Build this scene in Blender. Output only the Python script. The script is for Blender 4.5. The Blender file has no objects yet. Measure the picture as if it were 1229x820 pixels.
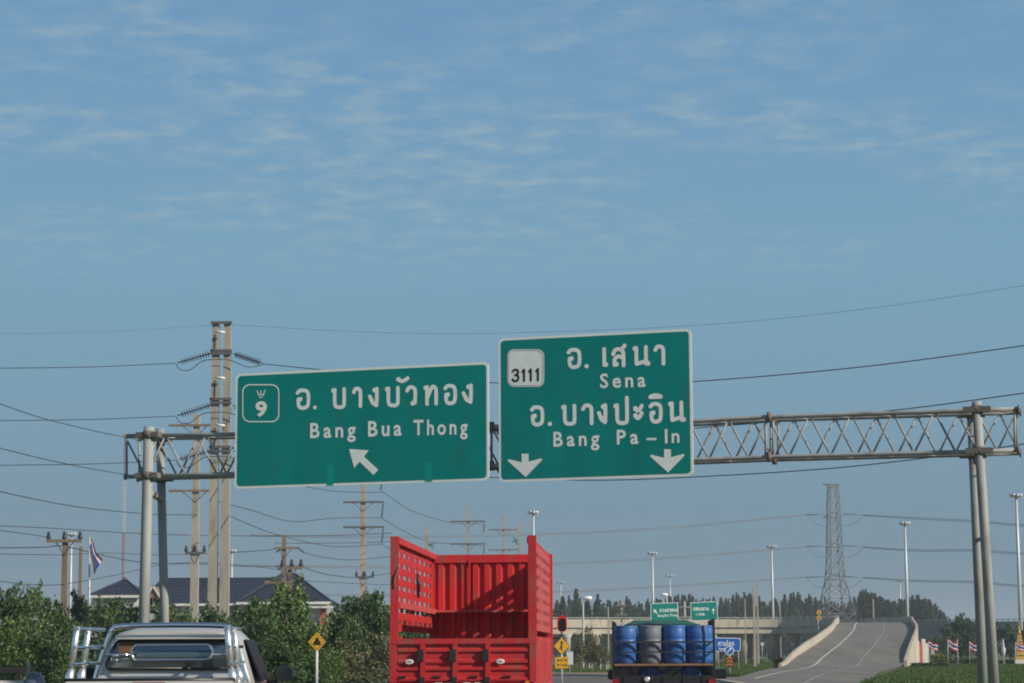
import bpy, bmesh, math, random
import numpy as np
from mathutils import Vector, Matrix, Quaternion

# ------------------------------------------------------------------ camera, world, sun
S = bpy.context.scene
C = S.collection
F, CX, CY, HZ = 2700.0, 614.5, 410.0, 782.0       # focal length in photo pixels, centre, horizon row
CAMH = 1.5
PITCH = math.atan((HZ - CY) / F)
ROLL = math.radians(0.27)
cam = bpy.data.cameras.new('camera'); camo = bpy.data.objects.new('camera', cam); C.objects.link(camo)
cam.sensor_width = 36; cam.lens = 36 * F / 1229.0
cam.clip_start = 0.1; cam.clip_end = 6000
Rm = Matrix.Rotation(math.pi/2 + PITCH, 3, 'X') @ Matrix.Rotation(-ROLL, 3, 'Z')
camo.matrix_world = Matrix.Translation((0, 0, CAMH)) @ Rm.to_4x4()
S.camera = camo

def ray(px, py):
    return Rm @ Vector(((px-CX)/F, -(py-CY)/F, -1.0))
def P(px, py, d):                                  # point seen at a photo pixel, at forward distance d
    r = ray(px, py); t = d / r.y
    return Vector((r.x*t, d, CAMH + r.z*t))
def G(px, d, z=0.0):                               # ground point under photo column px (at the horizon row) at distance d
    p = P(px, HZ, d); return Vector((p.x, d, z))
def Zat(py, d, px=CX): return P(px, py, d).z

SUN = Vector((1.0, -0.58, 0.67)).normalized()
EL = math.asin(SUN.z); AZ = math.atan2(SUN.x, SUN.y)
w = bpy.data.worlds.new('World'); S.world = w; w.use_nodes = True
nt = w.node_tree; N = nt.nodes; L = nt.links
bg = N['Background']; bg.inputs['Strength'].default_value = 0.07
sky = N.new('ShaderNodeTexSky'); sky.sky_type = 'NISHITA'; sky.sun_disc = False
sky.sun_elevation = EL; sky.sun_rotation = AZ; sky.air_density = 1.0; sky.dust_density = 0.6; sky.ozone_density = 2.2
def wn(t, **k):
    n = N.new(t)
    for a, b in k.items(): setattr(n, a, b)
    return n
tc = wn('ShaderNodeTexCoord'); sx = wn('ShaderNodeSeparateXYZ'); L.new(tc.outputs['Generated'], sx.inputs[0])
def wmath(op, a, b=None, c=None):
    n = wn('ShaderNodeMath', operation=op)
    for i, v in enumerate((a, b, c)):
        if v is None: continue
        if isinstance(v, (int, float)): n.inputs[i].default_value = v
        else: L.new(v, n.inputs[i])
    return n.outputs[0]
zc = wmath('MAXIMUM', sx.outputs[2], 0.0)
den = wmath('ADD', zc, 0.045)
cx_ = wmath('DIVIDE', sx.outputs[0], den); cy_ = wmath('DIVIDE', sx.outputs[1], den)
cv = wn('ShaderNodeCombineXYZ'); L.new(cx_, cv.inputs[0]); L.new(cy_, cv.inputs[1])
def wnoise(scale, detail, rough, off, sc=(1,1,1)):
    m = wn('ShaderNodeMapping'); m.inputs['Location'].default_value = off; m.inputs['Scale'].default_value = sc
    L.new(cv.outputs[0], m.inputs[0])
    n = wn('ShaderNodeTexNoise'); n.inputs['Scale'].default_value = scale; n.inputs['Detail'].default_value = detail
    n.inputs['Roughness'].default_value = rough; L.new(m.outputs[0], n.inputs['Vector']); return n.outputs[0]
def wramp(v, a, b):
    n = wn('ShaderNodeMapRange', interpolation_type='SMOOTHSTEP'); L.new(v, n.inputs[0])
    n.inputs[1].default_value = a; n.inputs[2].default_value = b; return n.outputs[0]
def wramp_lin(v, a, b):
    n = wn('ShaderNodeMapRange'); L.new(v, n.inputs[0]); n.inputs[1].default_value = a; n.inputs[2].default_value = b; return n.outputs[0]
fine = wramp(wnoise(12.0, 6, 0.58, (5.1, 2.7, 0), (1.0, 1.05, 1)), 0.36, 0.80)
patch = wramp(wnoise(1.6, 3, 0.6, (4.9, 9.1, 0), (0.8, 1.0, 1)), 0.37, 0.60)
cl = wmath('MULTIPLY', fine, patch)
cl = wmath('MULTIPLY', cl, wramp(sx.outputs[2], 0.14, 0.21))
cl = wmath('MULTIPLY', cl, 0.64)
hsv = wn('ShaderNodeHueSaturation'); hsv.inputs['Saturation'].default_value = 1.0
L.new(sky.outputs[0], hsv.inputs['Color'])
mixc = wn('ShaderNodeMixRGB'); mixc.inputs[2].default_value = (4.3, 5.4, 5.9, 1)
lowr = wn('ShaderNodeValToRGB'); L.new(wramp_lin(sx.outputs[2], 0.0, 0.5), lowr.inputs[0])
SKYK = 1.0/(0.07*2**0.3)
for k, (pos, col) in enumerate(((0.0,(.13,.205,.258)),(.10,(.165,.268,.342)),(.2,(.182,.322,.43)),(.34,(.182,.36,.50)),(.5,(.152,.325,.515)),(1.0,(.11,.255,.47)))):
    e = lowr.color_ramp.elements[k] if k < 2 else lowr.color_ramp.elements.new(pos)
    e.position = pos; e.color = (*[c*SKYK*0.1 for c in col], 1)
for e, (pos, col) in zip(lowr.color_ramp.elements, ((0.0,(.13,.205,.258)),(.10,(.165,.268,.342)),(.2,(.182,.322,.43)),(.34,(.182,.36,.50)),(.5,(.152,.325,.515)),(1.0,(.11,.255,.47)))):
    e.position = pos; e.color = (*[c*SKYK*0.1 for c in col], 1)
x10 = wn('ShaderNodeVectorMath', operation='SCALE'); x10.inputs['Scale'].default_value = 10.0; L.new(lowr.outputs[0], x10.inputs[0])
low = wn('ShaderNodeMixRGB'); L.new(wramp(sx.outputs[2], 0.75, 0.2), low.inputs[0])
L.new(hsv.outputs[0], low.inputs[1]); L.new(x10.outputs[0], low.inputs[2])
L.new(cl, mixc.inputs[0]); L.new(low.outputs[0], mixc.inputs[1]); L.new(mixc.outputs[0], bg.inputs['Color'])

sl = bpy.data.lights.new('sun', 'SUN'); sl.energy = 4.0; sl.angle = math.radians(0.5); sl.color = (1.0, 0.9, 0.76)
so = bpy.data.objects.new('sun', sl); C.objects.link(so); so.rotation_euler = (-SUN).to_track_quat('-Z', 'Y').to_euler()
S.view_settings.view_transform = 'Standard'; S.view_settings.look = 'None'
S.view_settings.gamma = 1.0; S.view_settings.exposure = 0.3
S.cycles.filter_width = 1.9

# ------------------------------------------------------------------ materials
def mat(name, col, rough=0.6, metal=0.0, var=0.0, vscale=4.0, dirt=None, dscale=1.2, damt=0.5, bump=0.0, bscale=30.0,
        spec=0.5, stretch=(1,1,1), island=0.0, transl=0.0, coat=0.0):
    m = bpy.data.materials.new(name); m.use_nodes = True
    t = m.node_tree; n = t.nodes; l = t.links; b = n['Principled BSDF']
    b.inputs['Roughness'].default_value = rough; b.inputs['Metallic'].default_value = metal
    b.inputs['Specular IOR Level'].default_value = spec
    if coat: b.inputs['Coat Weight'].default_value = coat; b.inputs['Coat Roughness'].default_value = 0.08
    c4 = (*col, 1)
    b.inputs['Base Color'].default_value = c4
    tcn = n.new('ShaderNodeTexCoord'); mp = n.new('ShaderNodeMapping'); mp.inputs['Scale'].default_value = stretch
    l.new(tcn.outputs['Object'], mp.inputs[0])
    out = None
    def noise(sc, det=4):
        x = n.new('ShaderNodeTexNoise'); x.inputs['Scale'].default_value = sc; x.inputs['Detail'].default_value = det
        l.new(mp.outputs[0], x.inputs['Vector']); return x.outputs[0]
    if var > 0 or dirt or island > 0:
        rgb = n.new('ShaderNodeRGB'); rgb.outputs[0].default_value = c4; out = rgb.outputs[0]
        if var > 0:
            h = n.new('ShaderNodeHueSaturation'); r = n.new('ShaderNodeMapRange')
            l.new(noise(vscale), r.inputs[0]); r.inputs[1].default_value = 0.3; r.inputs[2].default_value = 0.7
            r.inputs[3].default_value = 1-var; r.inputs[4].default_value = 1+var
            l.new(r.outputs[0], h.inputs['Value']); l.new(out, h.inputs['Color']); out = h.outputs[0]
        if island > 0:
            g = n.new('ShaderNodeNewGeometry'); h = n.new('ShaderNodeHueSaturation')
            r = n.new('ShaderNodeMapRange'); l.new(g.outputs['Random Per Island'], r.inputs[0])
            r.inputs[3].default_value = 1-island; r.inputs[4].default_value = 1+island
            l.new(r.outputs[0], h.inputs['Value'])
            r2 = n.new('ShaderNodeMapRange'); l.new(g.outputs['Random Per Island'], r2.inputs[0])
            r2.inputs[3].default_value = 0.52; r2.inputs[4].default_value = 0.475
            l.new(r2.outputs[0], h.inputs['Hue'])
            l.new(out, h.inputs['Color']); out = h.outputs[0]
        if dirt:
            x = n.new('ShaderNodeMixRGB'); x.inputs[2].default_value = (*dirt, 1)
            r = n.new('ShaderNodeMapRange'); r.interpolation_type = 'SMOOTHSTEP'
            l.new(noise(dscale, 6), r.inputs[0]); r.inputs[1].default_value = 0.48; r.inputs[2].default_value = 0.72
            r.inputs[4].default_value = damt
            l.new(r.outputs[0], x.inputs[0]); l.new(out, x.inputs[1]); out = x.outputs[0]
        l.new(out, b.inputs['Base Color'])
    if bump > 0:
        bn = n.new('ShaderNodeBump'); bn.inputs['Strength'].default_value = bump; bn.inputs['Distance'].default_value = 0.02
        l.new(noise(bscale), bn.inputs['Height']); l.new(bn.outputs[0], b.inputs['Normal'])
    if transl > 0:
        tr = n.new('ShaderNodeBsdfTranslucent'); mx = n.new('ShaderNodeMixShader'); mx.inputs[0].default_value = transl
        if out is not None: l.new(out, tr.inputs['Color'])
        else: tr.inputs['Color'].default_value = c4
        l.new(b.outputs[0], mx.inputs[1]); l.new(tr.outputs[0], mx.inputs[2]); l.new(mx.outputs[0], n['Material Output'].inputs['Surface'])
    return m
M = {}
def mk(k, *a, **kw): M[k] = mat(k, *a, **kw)
mk('galv', (0.30, 0.315, 0.305), 0.68, 0.05, var=0.16, vscale=1.6, dirt=(0.17, 0.14, 0.11), dscale=2.6, damt=0.7, stretch=(1,1,0.25))
mk('galv_rust', (0.16, 0.14, 0.125), 0.75, 0.1, var=0.25, vscale=6)
mk('sign_green', (0.0005, 0.225, 0.20), 0.5, var=0.1, vscale=1.1, dirt=(0.02,0.17,0.15), dscale=2.5, damt=0.35, stretch=(1,1,0.3), spec=0.12)
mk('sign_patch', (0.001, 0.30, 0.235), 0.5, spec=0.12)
mk('sign_white', (0.80, 0.83, 0.78), 0.5, var=0.05, vscale=5)
mk('sign_black', (0.015, 0.015, 0.017), 0.5)
mk('sign_yellow', (0.72, 0.38, 0.012), 0.5, var=0.06)
mk('sign_blue', (0.012, 0.10, 0.42), 0.45)
mk('sign_orange', (0.62, 0.16, 0.02), 0.5)
mk('sign_back', (0.3, 0.31, 0.31), 0.5, 0.3, var=0.1)
mk('concrete_pole', (0.34, 0.315, 0.26), 0.85, var=0.13, vscale=2.5, dirt=(0.17, 0.14, 0.11), dscale=2.2, damt=0.65, stretch=(1,1,0.2), bump=0.2)
mk('wood_pole', (0.19, 0.145, 0.105), 0.85, var=0.2, vscale=3, stretch=(1,1,0.15))
mk('pole_grey', (0.52, 0.54, 0.54), 0.45, 0.2, var=0.06)
mk('insulator', (0.045, 0.05, 0.07), 0.3)
mk('hardware', (0.13, 0.125, 0.12), 0.6, 0.3)
mk('porcelain', (0.75, 0.74, 0.7), 0.3)
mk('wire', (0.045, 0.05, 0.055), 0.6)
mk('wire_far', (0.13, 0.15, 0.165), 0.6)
mk('lattice', (0.17, 0.175, 0.175), 0.6, 0.2)
mk('lamp_head', (0.5, 0.52, 0.55), 0.3, 0.3)
mk('lamp_glass', (0.8, 0.82, 0.85), 0.12, 0.0, spec=0.8)
mk('dark_metal', (0.035, 0.037, 0.04), 0.5, 0.3)
mk('red_paint', (0.46, 0.02, 0.024), 0.55, var=0.16, vscale=1.3, dirt=(0.24, 0.08, 0.06), dscale=3.6, damt=0.8, stretch=(1,1,0.4), spec=0.4)
mk('red_dusty', (0.45, 0.06, 0.06), 0.6, var=0.15, vscale=2.5, dirt=(0.28, 0.14, 0.12), dscale=2.4, damt=0.7)
mk('black_steel', (0.016, 0.016, 0.018), 0.5, var=0.2)
mk('rubber', (0.014, 0.014, 0.014), 0.85)
mk('plate_white', (0.66, 0.62, 0.56), 0.5, dirt=(0.35,0.3,0.25), dscale=9, damt=0.5)
mk('tail_red', (0.28, 0.010, 0.012), 0.2)
mk('silver', (0.50, 0.50, 0.475), 0.32, 0.25, var=0.04, vscale=2, coat=0.6)
mk('chrome', (0.86, 0.87, 0.88), 0.09, 1.0)
mk('stainless', (0.92, 0.92, 0.90), 0.3, 0.85)
mk('auto_glass', (0.012, 0.018, 0.02), 0.1, 0.0, spec=0.4)
mk('side_glass', (0.012,0.014,0.016), 0.35, spec=0.04)
mk('film_glass', (0.2, 0.235, 0.25), 0.09, 0.85)
mk('interior_brown', (0.13, 0.07, 0.035), 0.8, var=0.15)
mk('barrel_blue', (0.028, 0.12, 0.36), 0.42, var=0.12, vscale=4, dirt=(0.13, 0.17, 0.24), dscale=5, damt=0.55)
mk('barrel_grey', (0.14, 0.17, 0.205), 0.55, var=0.12, vscale=4, dirt=(0.2, 0.19, 0.18), dscale=4, damt=0.5)
mk('plank', (0.24, 0.13, 0.07), 0.8, var=0.2, vscale=6)
mk('green_cab', (0.03, 0.10, 0.085), 0.4)
mk('asphalt', (0.10, 0.096, 0.092), 0.9, var=0.16, vscale=0.35, dirt=(0.14, 0.125, 0.11), dscale=0.12, damt=0.5, bump=0.25, bscale=40)
mk('asphalt_ramp', (0.16, 0.152, 0.13), 0.9, var=0.16, vscale=0.5, dirt=(0.09, 0.085, 0.075), dscale=0.9, damt=0.55, stretch=(1,0.06,1))
mk('paint_line', (0.55, 0.54, 0.5), 0.7, dirt=(0.25,0.24,0.22), dscale=1.5, damt=0.7)
mk('grass_ground', (0.062, 0.098, 0.026), 0.95, var=0.3, vscale=0.22, dirt=(0.15, 0.125, 0.06), dscale=0.09, damt=0.5)
mk('dirt', (0.21, 0.155, 0.09), 0.95, var=0.2, vscale=0.4, dirt=(0.09, 0.11, 0.04), dscale=0.25, damt=0.7)
mk('grass_blade', (0.07, 0.125, 0.028), 0.8, island=0.4, transl=0.3)
mk('concrete', (0.45, 0.40, 0.32), 0.85, var=0.14, vscale=0.5, dirt=(0.19, 0.165, 0.13), dscale=0.9, damt=0.7, stretch=(1.2,1.2,0.25))
mk('concrete_shaded', (0.22, 0.22, 0.22), 0.85, var=0.12, vscale=0.3, dirt=(0.1, 0.1, 0.1), dscale=0.4, damt=0.5)  # darker copy of the concrete, shade of the right viaduct in its colour
mk('roof_blue', (0.020, 0.030, 0.055), 0.55, var=0.12, vscale=1.2)
mk('wall_white', (0.62, 0.61, 0.57), 0.8, var=0.06)
mk('wall_grey', (0.30, 0.31, 0.31), 0.8, var=0.08)
mk('wall_brown', (0.2, 0.13, 0.09), 0.8, var=0.1)
mk('terracotta', (0.42, 0.11, 0.06), 0.7)
mk('window_glass', (0.03, 0.045, 0.06), 0.1, spec=0.8)
mk('bark', (0.12, 0.09, 0.06), 0.9, var=0.2, vscale=6, bump=0.4)
mk('leaf_mid', (0.066, 0.125, 0.034), 0.55, island=0.6, transl=0.25)
mk('leaf_bright', (0.10, 0.168, 0.04), 0.55, island=0.55, transl=0.28)
mk('leaf_dark', (0.04, 0.085, 0.034), 0.6, island=0.45, transl=0.2)
mk('leaf_dry', (0.12, 0.125, 0.055), 0.7, island=0.4, transl=0.2)
mk('leaf_pine', (0.034, 0.068, 0.029), 0.7, island=0.4, transl=0.15)
mk('leaf_palm', (0.075, 0.12, 0.045), 0.5, island=0.3, transl=0.2)
mk('hedge_yellow', (0.17, 0.19, 0.03), 0.6, island=0.3, transl=0.25)
mk('flag_red', (0.68, 0.02, 0.03), 0.75, transl=0.2)
mk('flag_white', (0.75, 0.75, 0.76), 0.75, transl=0.3)
mk('flag_blue', (0.03, 0.04, 0.22), 0.75, transl=0.2)
mk('gold', (0.55, 0.33, 0.06), 0.35, 0.5, var=0.3, vscale=9)
mk('mast_red', (0.4, 0.05, 0.045), 0.6)
mk('tarp_blue', (0.12, 0.15, 0.19), 0.3, 0.4, coat=0.5)
mk('plastic_black', (0.014, 0.015, 0.017), 0.35)

# ------------------------------------------------------------------ builders
class MB:
    def __init__(s): s.v = []; s.f = []; s.sm = []; s.mi = []
    def add(s, vs, fs, smooth=False, mi=0):
        o = len(s.v); s.v += [tuple(x) for x in vs]
        for f in fs: s.f.append(tuple(o+i for i in f)); s.sm.append(smooth); s.mi.append(mi)
        return s
    def box(s, c, sz, R=None, mi=0, taper=1.0):
        hx, hy, hz = sz[0]/2, sz[1]/2, sz[2]/2; vs = []
        for z in (-1, 1):
            k = taper if z > 0 else 1.0
            for x, y in ((-1,-1),(1,-1),(1,1),(-1,1)):
                p = Vector((x*hx*k, y*hy*k, z*hz))
                if R: p = R @ p
                vs.append(p + Vector(c))
        return s.add(vs, [(3,2,1,0),(4,5,6,7),(0,1,5,4),(1,2,6,5),(2,3,7,6),(3,0,4,7)], mi=mi)
    def beam(s, a, b, wd, hg=None, up=(0,0,1), mi=0):
        a, b = Vector(a), Vector(b); d = (b-a)
        if d.length < 1e-6: return s
        q = d.normalized(); u = Vector(up)
        if abs(q.dot(u)) > 0.98: u = Vector((0,1,0))
        r = q.cross(u).normalized(); u = r.cross(q); hg = hg or wd; vs = []
        for p in (a, b):
            for i, j in ((-1,-1),(1,-1),(1,1),(-1,1)): vs.append(p + r*(i*wd/2) + u*(j*hg/2))
        return s.add(vs, [(3,2,1,0),(4,5,6,7),(0,1,5,4),(1,2,6,5),(2,3,7,6),(3,0,4,7)], mi=mi)
    def tube(s, pts, r, n=6, caps=True, mi=0):
        pts = [Vector(p) for p in pts]; k = len(pts)
        rs = r if isinstance(r, (list, tuple)) else [r]*k
        vs = []; prev = None
        for i, p in enumerate(pts):
            t = (pts[min(i+1, k-1)] - pts[max(i-1, 0)]).normalized()
            if prev is None:
                a = Vector((0,0,1)) if abs(t.z) < 0.9 else Vector((0,1,0))
                u = t.cross(a).normalized()
            else:
                u = (prev - t*prev.dot(t))
                u = u.normalized() if u.length > 1e-6 else t.orthogonal().normalized()
            prev = u; v = t.cross(u)
            for j in range(n):
                a = 2*math.pi*j/n; vs.append(p + (u*math.cos(a) + v*math.sin(a))*rs[i])
        fs = [(i*n+j, i*n+(j+1)%n, (i+1)*n+(j+1)%n, (i+1)*n+j) for i in range(k-1) for j in range(n)]
        s.add(vs, fs, n > 4, mi)
        if caps:
            o = len(s.v) - k*n
            s.f.append(tuple(o+j for j in reversed(range(n)))); s.sm.append(False); s.mi.append(mi)
            s.f.append(tuple(o+(k-1)*n+j for j in range(n))); s.sm.append(False); s.mi.append(mi)
        return s
    def lathe(s, prof, c=(0,0,0), n=20, axis='z', mi=0, smooth=True):
        c = Vector(c); vs = []
        for r, z in prof:
            for j in range(n):
                a = 2*math.pi*j/n
                if axis == 'z': vs.append(c + Vector((r*math.cos(a), r*math.sin(a), z)))
                elif axis == 'y': vs.append(c + Vector((r*math.cos(a), z, r*math.sin(a))))
                else: vs.append(c + Vector((z, r*math.cos(a), r*math.sin(a))))
        k = len(prof); fs = [(i*n+j, i*n+(j+1)%n, (i+1)*n+(j+1)%n, (i+1)*n+j) for i in range(k-1) for j in range(n)]
        if axis == 'y': fs = [f[::-1] for f in fs]
        s.add(vs, fs, smooth, mi)
        o = len(s.v) - k*n
        e0 = tuple(o+j for j in reversed(range(n))); e1 = tuple(o+(k-1)*n+j for j in range(n))
        if axis == 'y': e0, e1 = e0[::-1], e1[::-1]
        for e in (e0, e1): s.f.append(e); s.sm.append(False); s.mi.append(mi)
        return s
    def prism(s, poly, ext, mi=0):                  # planar polygon (3-D points) pushed by ext
        ext = Vector(ext); k = len(poly); a = [Vector(p) for p in poly]; b = [p+ext for p in a]
        nrm = Vector((0,0,0))
        for i in range(k): nrm += a[i].cross(a[(i+1) % k])
        if nrm.dot(ext) > 0: a, b = b, a
        fs = [tuple(range(k)), tuple(range(2*k-1, k-1, -1))]
        fs += [(i, k+i, k+(i+1)%k, (i+1)%k)[::1] for i in range(k)]
        return s.add(a+b, fs, mi=mi)
    def sheet(s, rows, smooth=False, mi=0):         # grid of points
        nr, nc = len(rows), len(rows[0]); vs = [p for r in rows for p in r]
        return s.add(vs, [(i*nc+j, i*nc+j+1, (i+1)*nc+j+1, (i+1)*nc+j) for i in range(nr-1) for j in range(nc-1)], smooth, mi)
    def mesh(s, name, mats):
        me = bpy.data.meshes.new(name); me.from_pydata(s.v, [], s.f)
        for m in (mats if isinstance(mats, (list, tuple)) else [mats]): me.materials.append(m)
        me.polygons.foreach_set('use_smooth', s.sm); me.polygons.foreach_set('material_index', s.mi); me.update()
        return me
    def build(s, name, mats, parent=None, loc=(0,0,0), rotz=0):
        return link(name, s.mesh(name, mats), parent, loc, rotz)
def link(name, me, parent=None, loc=(0,0,0), rotz=0):
    o = bpy.data.objects.new(name, me); C.objects.link(o)
    o.location = loc; o.rotation_euler = (0, 0, rotz)
    if parent: o.parent = parent
    return o
def tag(o, label, cat, group=None):
    o['label'] = label; o['category'] = cat
    if group: o['group'] = group
    return o
def thing(name, label, cat, loc=(0,0,0), rotz=0, group=None):
    o = bpy.data.objects.new(name, None); C.objects.link(o); o.empty_display_size = 0.2
    o.location = loc; o.rotation_euler = (0, 0, rotz)
    return tag(o, label, cat, group)
def struct(name, mb, m, kind='structure'):
    o = mb.build(name, m); o['kind'] = kind; return o
def kids(o): return [c for c in C.objects if c.parent == o]
def copy_tree(o, parent=None):
    c = o.copy(); C.objects.link(c)
    if parent: c.parent = parent
    for ch in kids(o): copy_tree(ch, c)
    return c
def smooth_path(pts, n=6):
    pts = [Vector(p) for p in pts]; out = []
    for i in range(len(pts)-1):
        p0 = pts[max(i-1,0)]; p1 = pts[i]; p2 = pts[i+1]; p3 = pts[min(i+2, len(pts)-1)]
        for k in range(n):
            t = k/n
            out.append(0.5*((2*p1) + (p2-p0)*t + (2*p0-5*p1+4*p2-p3)*t*t + (3*p1-p0-3*p2+p3)*t**3))
    out.append(pts[-1]); return out

HEAD = math.atan(158.0/F)                            # heading of the road: vanishing at photo column 772
HD = Vector((math.sin(HEAD), math.cos(HEAD), 0)); HR = Vector((math.cos(HEAD), -math.sin(HEAD), 0))
def R_(off, y, z=0.0): return HD*(y/HD.y) + HR*off + Vector((0,0,z))   # point on the road frame

# ------------------------------------------------------------------ ground, roads
b = MB(); b.sheet([[(x, y, 0) for x in np.linspace(-1500, 1500, 13)] for y in np.linspace(-200, 2900, 13)])
struct('ground', b, M['grass_ground'])
def ribbon(stations, z, half=None):
    rows = []
    for c, wd, zz in stations:
        rows.append((Vector(c), wd, zz))
    out = []
    for i, (c, wd, zz) in enumerate(rows):
        t = (rows[min(i+1, len(rows)-1)][0] - rows[max(i-1, 0)][0]); t.z = 0; t.normalize()
        r = Vector((t.y, -t.x, 0)); out.append((c, r, wd, zz+z))
    return out
main_c = smooth_path([R_(-2.2,-40), R_(-2.2,20), R_(-2.2,60), R_(-2.4,95), R_(-4.5,120), R_(-12,136), R_(-30,146), R_(-60,150), R_(-120,150)], 8)
b = MB(); rib = ribbon([(c, 12.5, 0) for c in main_c], 0.012)
b.sheet([[c - r*wd/2 + Vector((0,0,z)), c + Vector((0,0,z)), c + r*wd/2 + Vector((0,0,z))] for c, r, wd, z in rib])
struct('road', b, M['asphalt'])
b = MB()
for off in (-1.75, 1.75):
    for k in range(2, 30, 3):
        a0, a1 = rib[min(k, len(rib)-1)], rib[min(k+1, len(rib)-1)]
        b.sheet([[a[0] + a[1]*(off-0.06) + Vector((0,0,0.018)), a[0] + a[1]*(off+0.06) + Vector((0,0,0.018))] for a in (a0, a1)])
for off in (-5.6, 5.6):
    b.sheet([[a[0] + a[1]*(off-0.07) + Vector((0,0,0.018)), a[0] + a[1]*(off+0.07) + Vector((0,0,0.018))] for a in rib])
struct('road_markings', b, M['paint_line'])
b = MB(); b.sheet([[R_(-26,152,0.008), R_(1.5,140,0.008)], [R_(-26,172,0.008), R_(2.5,172,0.008)], [R_(-26,250,0.008), R_(4,240,0.008)]])
struct('dirt_verge', b, M['dirt'])
b = MB(); k0 = rib[30:]
b.sheet([[c + r*sgn + Vector((0,0,zz)) for sgn, zz in ((6.3,0.0),(6.3,0.14),(6.6,0.14),(6.6,0.0))] for c, r, wd, z in rib[20:]])
struct('kerb', b, M['concrete'])

# ramp that climbs to the flyover and turns left into it
DZ = 5.75
ramp_pts = [(R_(3.2,62), 6.5, 0), (R_(4.6,85), 7.5, 0), (R_(6.6,108), 8.0, 0), (R_(10.6,148), 8.6, 0)]
for x, d, z, wd in ((27.4,190,0.05,9.9), (32.0,215,0.85,10.3), (38.7,250,2.2,10.3), (47.7,300,4.05,10.9), (53.0,333,5.2,11.0)):
    ramp_pts.append((Vector((x, d, 0)), wd, z))
for x, y, wd in ((55.9,352,10.8), (55.3,368,10.0), (48.5,378.5,9.6), (40,380.5,9.4), (28,378.5,9.4), (10,373.5,9.4), (-30,360,9.4), (-75,343,9.4)):
    ramp_pts.append((Vector((x, y, 0)), wd, DZ))
cs = smooth_path([p[0] for p in ramp_pts], 6); ws = []; zs = []
for i in range(len(ramp_pts)-1):
    for k in range(6):
        t = k/6; ws.append(ramp_pts[i][1]*(1-t)+ramp_pts[i+1][1]*t); zs.append(ramp_pts[i][2]*(1-t)+ramp_pts[i+1][2]*t)
ws.append(ramp_pts[-1][1]); zs.append(ramp_pts[-1][2])
for _ in range(4): zs = [zs[0]] + [(zs[i-1]+2*zs[i]+zs[i+1])/4 for i in range(1, len(zs)-1)] + [zs[-1]]
rrib = ribbon(list(zip(cs, ws, zs)), 0.02)
b = MB(); b.sheet([[c + r*(wd/2*u) + Vector((0,0,z)) for u in (-1,-0.5,0,0.5,1)] for c, r, wd, z in rrib])
struct('ramp_road', b, M['asphalt_ramp'])
b = MB(); upz = lambda z: Vector((0,0,z+0.008))
b.sheet([[c - r*(wd/2*0.50+0.09) + upz(z), c - r*(wd/2*0.50-0.09) + upz(z)] for c, r, wd, z in rrib[14:58]])
for i in range(10, 58, 2):
    (c0,r0,w0,z0), (c1,r1,w1,z1) = rrib[i], rrib[i+1]
    for t0, t1 in ((0.05, 0.35), (1.05, 1.35)):
        if t1 > 1: 
            (c0,r0,w0,z0), (c1,r1,w1,z1) = rrib[i+1], rrib[i+2]; t0 -= 1.0; t1 -= 1.0
        q = []
        for t in (t0, t1):
            c = c0.lerp(c1, t); r = r0.lerp(r1, t); wd = w0*(1-t)+w1*t; z = z0*(1-t)+z1*t
            q.append([c + r*(wd*0.12-0.075) + upz(z), c + r*(wd*0.12+0.075) + upz(z)])
        b.sheet(q)
struct('ramp_markings', b, M['paint_line'])

# flyover structure: parapets, fascia, girder, piers
fly = thing('flyover', 'concrete ramp and flyover curving left on round piers above grass', 'flyover')
I0 = 24                                               # first station with a parapet (d = 190)
def wall_strip(side, i0, i1, t=0.28, h=0.85, low=None, inset=0.0):
    rows = []; hh = h
    for k_, (c, r, wd, z) in enumerate(rrib[i0:i1]):
        h = hh if i0 > 40 else min(hh, 0.22+0.06*k_)
        e = c + r*(side*(wd/2 - inset)); zb = z if low is None else low(z)
        f = e + r*(side*t)
        rows.append([e + Vector((0,0,zb)), e + Vector((0,0,z+h)), f + Vector((0,0,z+h)), f + Vector((0,0,zb))])
    m = MB(); m.sheet([r if side > 0 else r[::-1] for r in rows])
    m.add(rows[0], [(0,1,2,3)]); m.add(rows[-1], [(3,2,1,0)])
    return m
NEND = len(rrib)
wall_strip(-1, I0, 50, low=lambda z: max(-0.05, z-12), h=0.78).build('ramp_wall', M['concrete'], fly)
wall_strip(1, I0+2, 50, low=lambda z: max(-0.05, z-12), h=0.66).build('ramp_wall', M['concrete'], fly)
wall_strip(-1, 49, NEND, low=lambda z: z-0.5).build('parapet', M['concrete'], fly)
wall_strip(1, 49, NEND, low=lambda z: z-0.5, h=0.85).build('parapet', M['concrete'], fly)
b = MB()
b.sheet([[c - r*(wd/2) + Vector((0,0,z-0.45)), c + r*(wd/2) + Vector((0,0,z-0.45))][::-1] for c, r, wd, z in rrib[49:]])
b.build('deck_slab', M['concrete'], fly)
b = MB(); rows = []
for c, r, wd, z in rrib[54:]:
    e = c - r*(wd/2 - 0.02); f = c + r*(wd/2 - 0.3)
    rows.append([e + Vector((0,0,z-0.47)), e + Vector((0,0,z-1.5)), f + Vector((0,0,z-1.5)), f + Vector((0,0,z-0.47))])
b.sheet(rows); b.add(rows[0], [(3,2,1,0)]); b.build('girder', M['concrete'], fly)
me = MB().lathe([(0.68,0),(0.68,3.6),(1.0,4.24)], n=16).mesh('pier', M['concrete'])
for px, y in ((892,377.5),(926,377.5),(951,376.5),(856,376),(820,374.5),(785,373),(750,371.5),(715,370),(680,368.5),(645,367)):
    link('pier', me, fly, G(px, y)); link('pier', me, fly, G(px+6, y+5.2))
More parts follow.
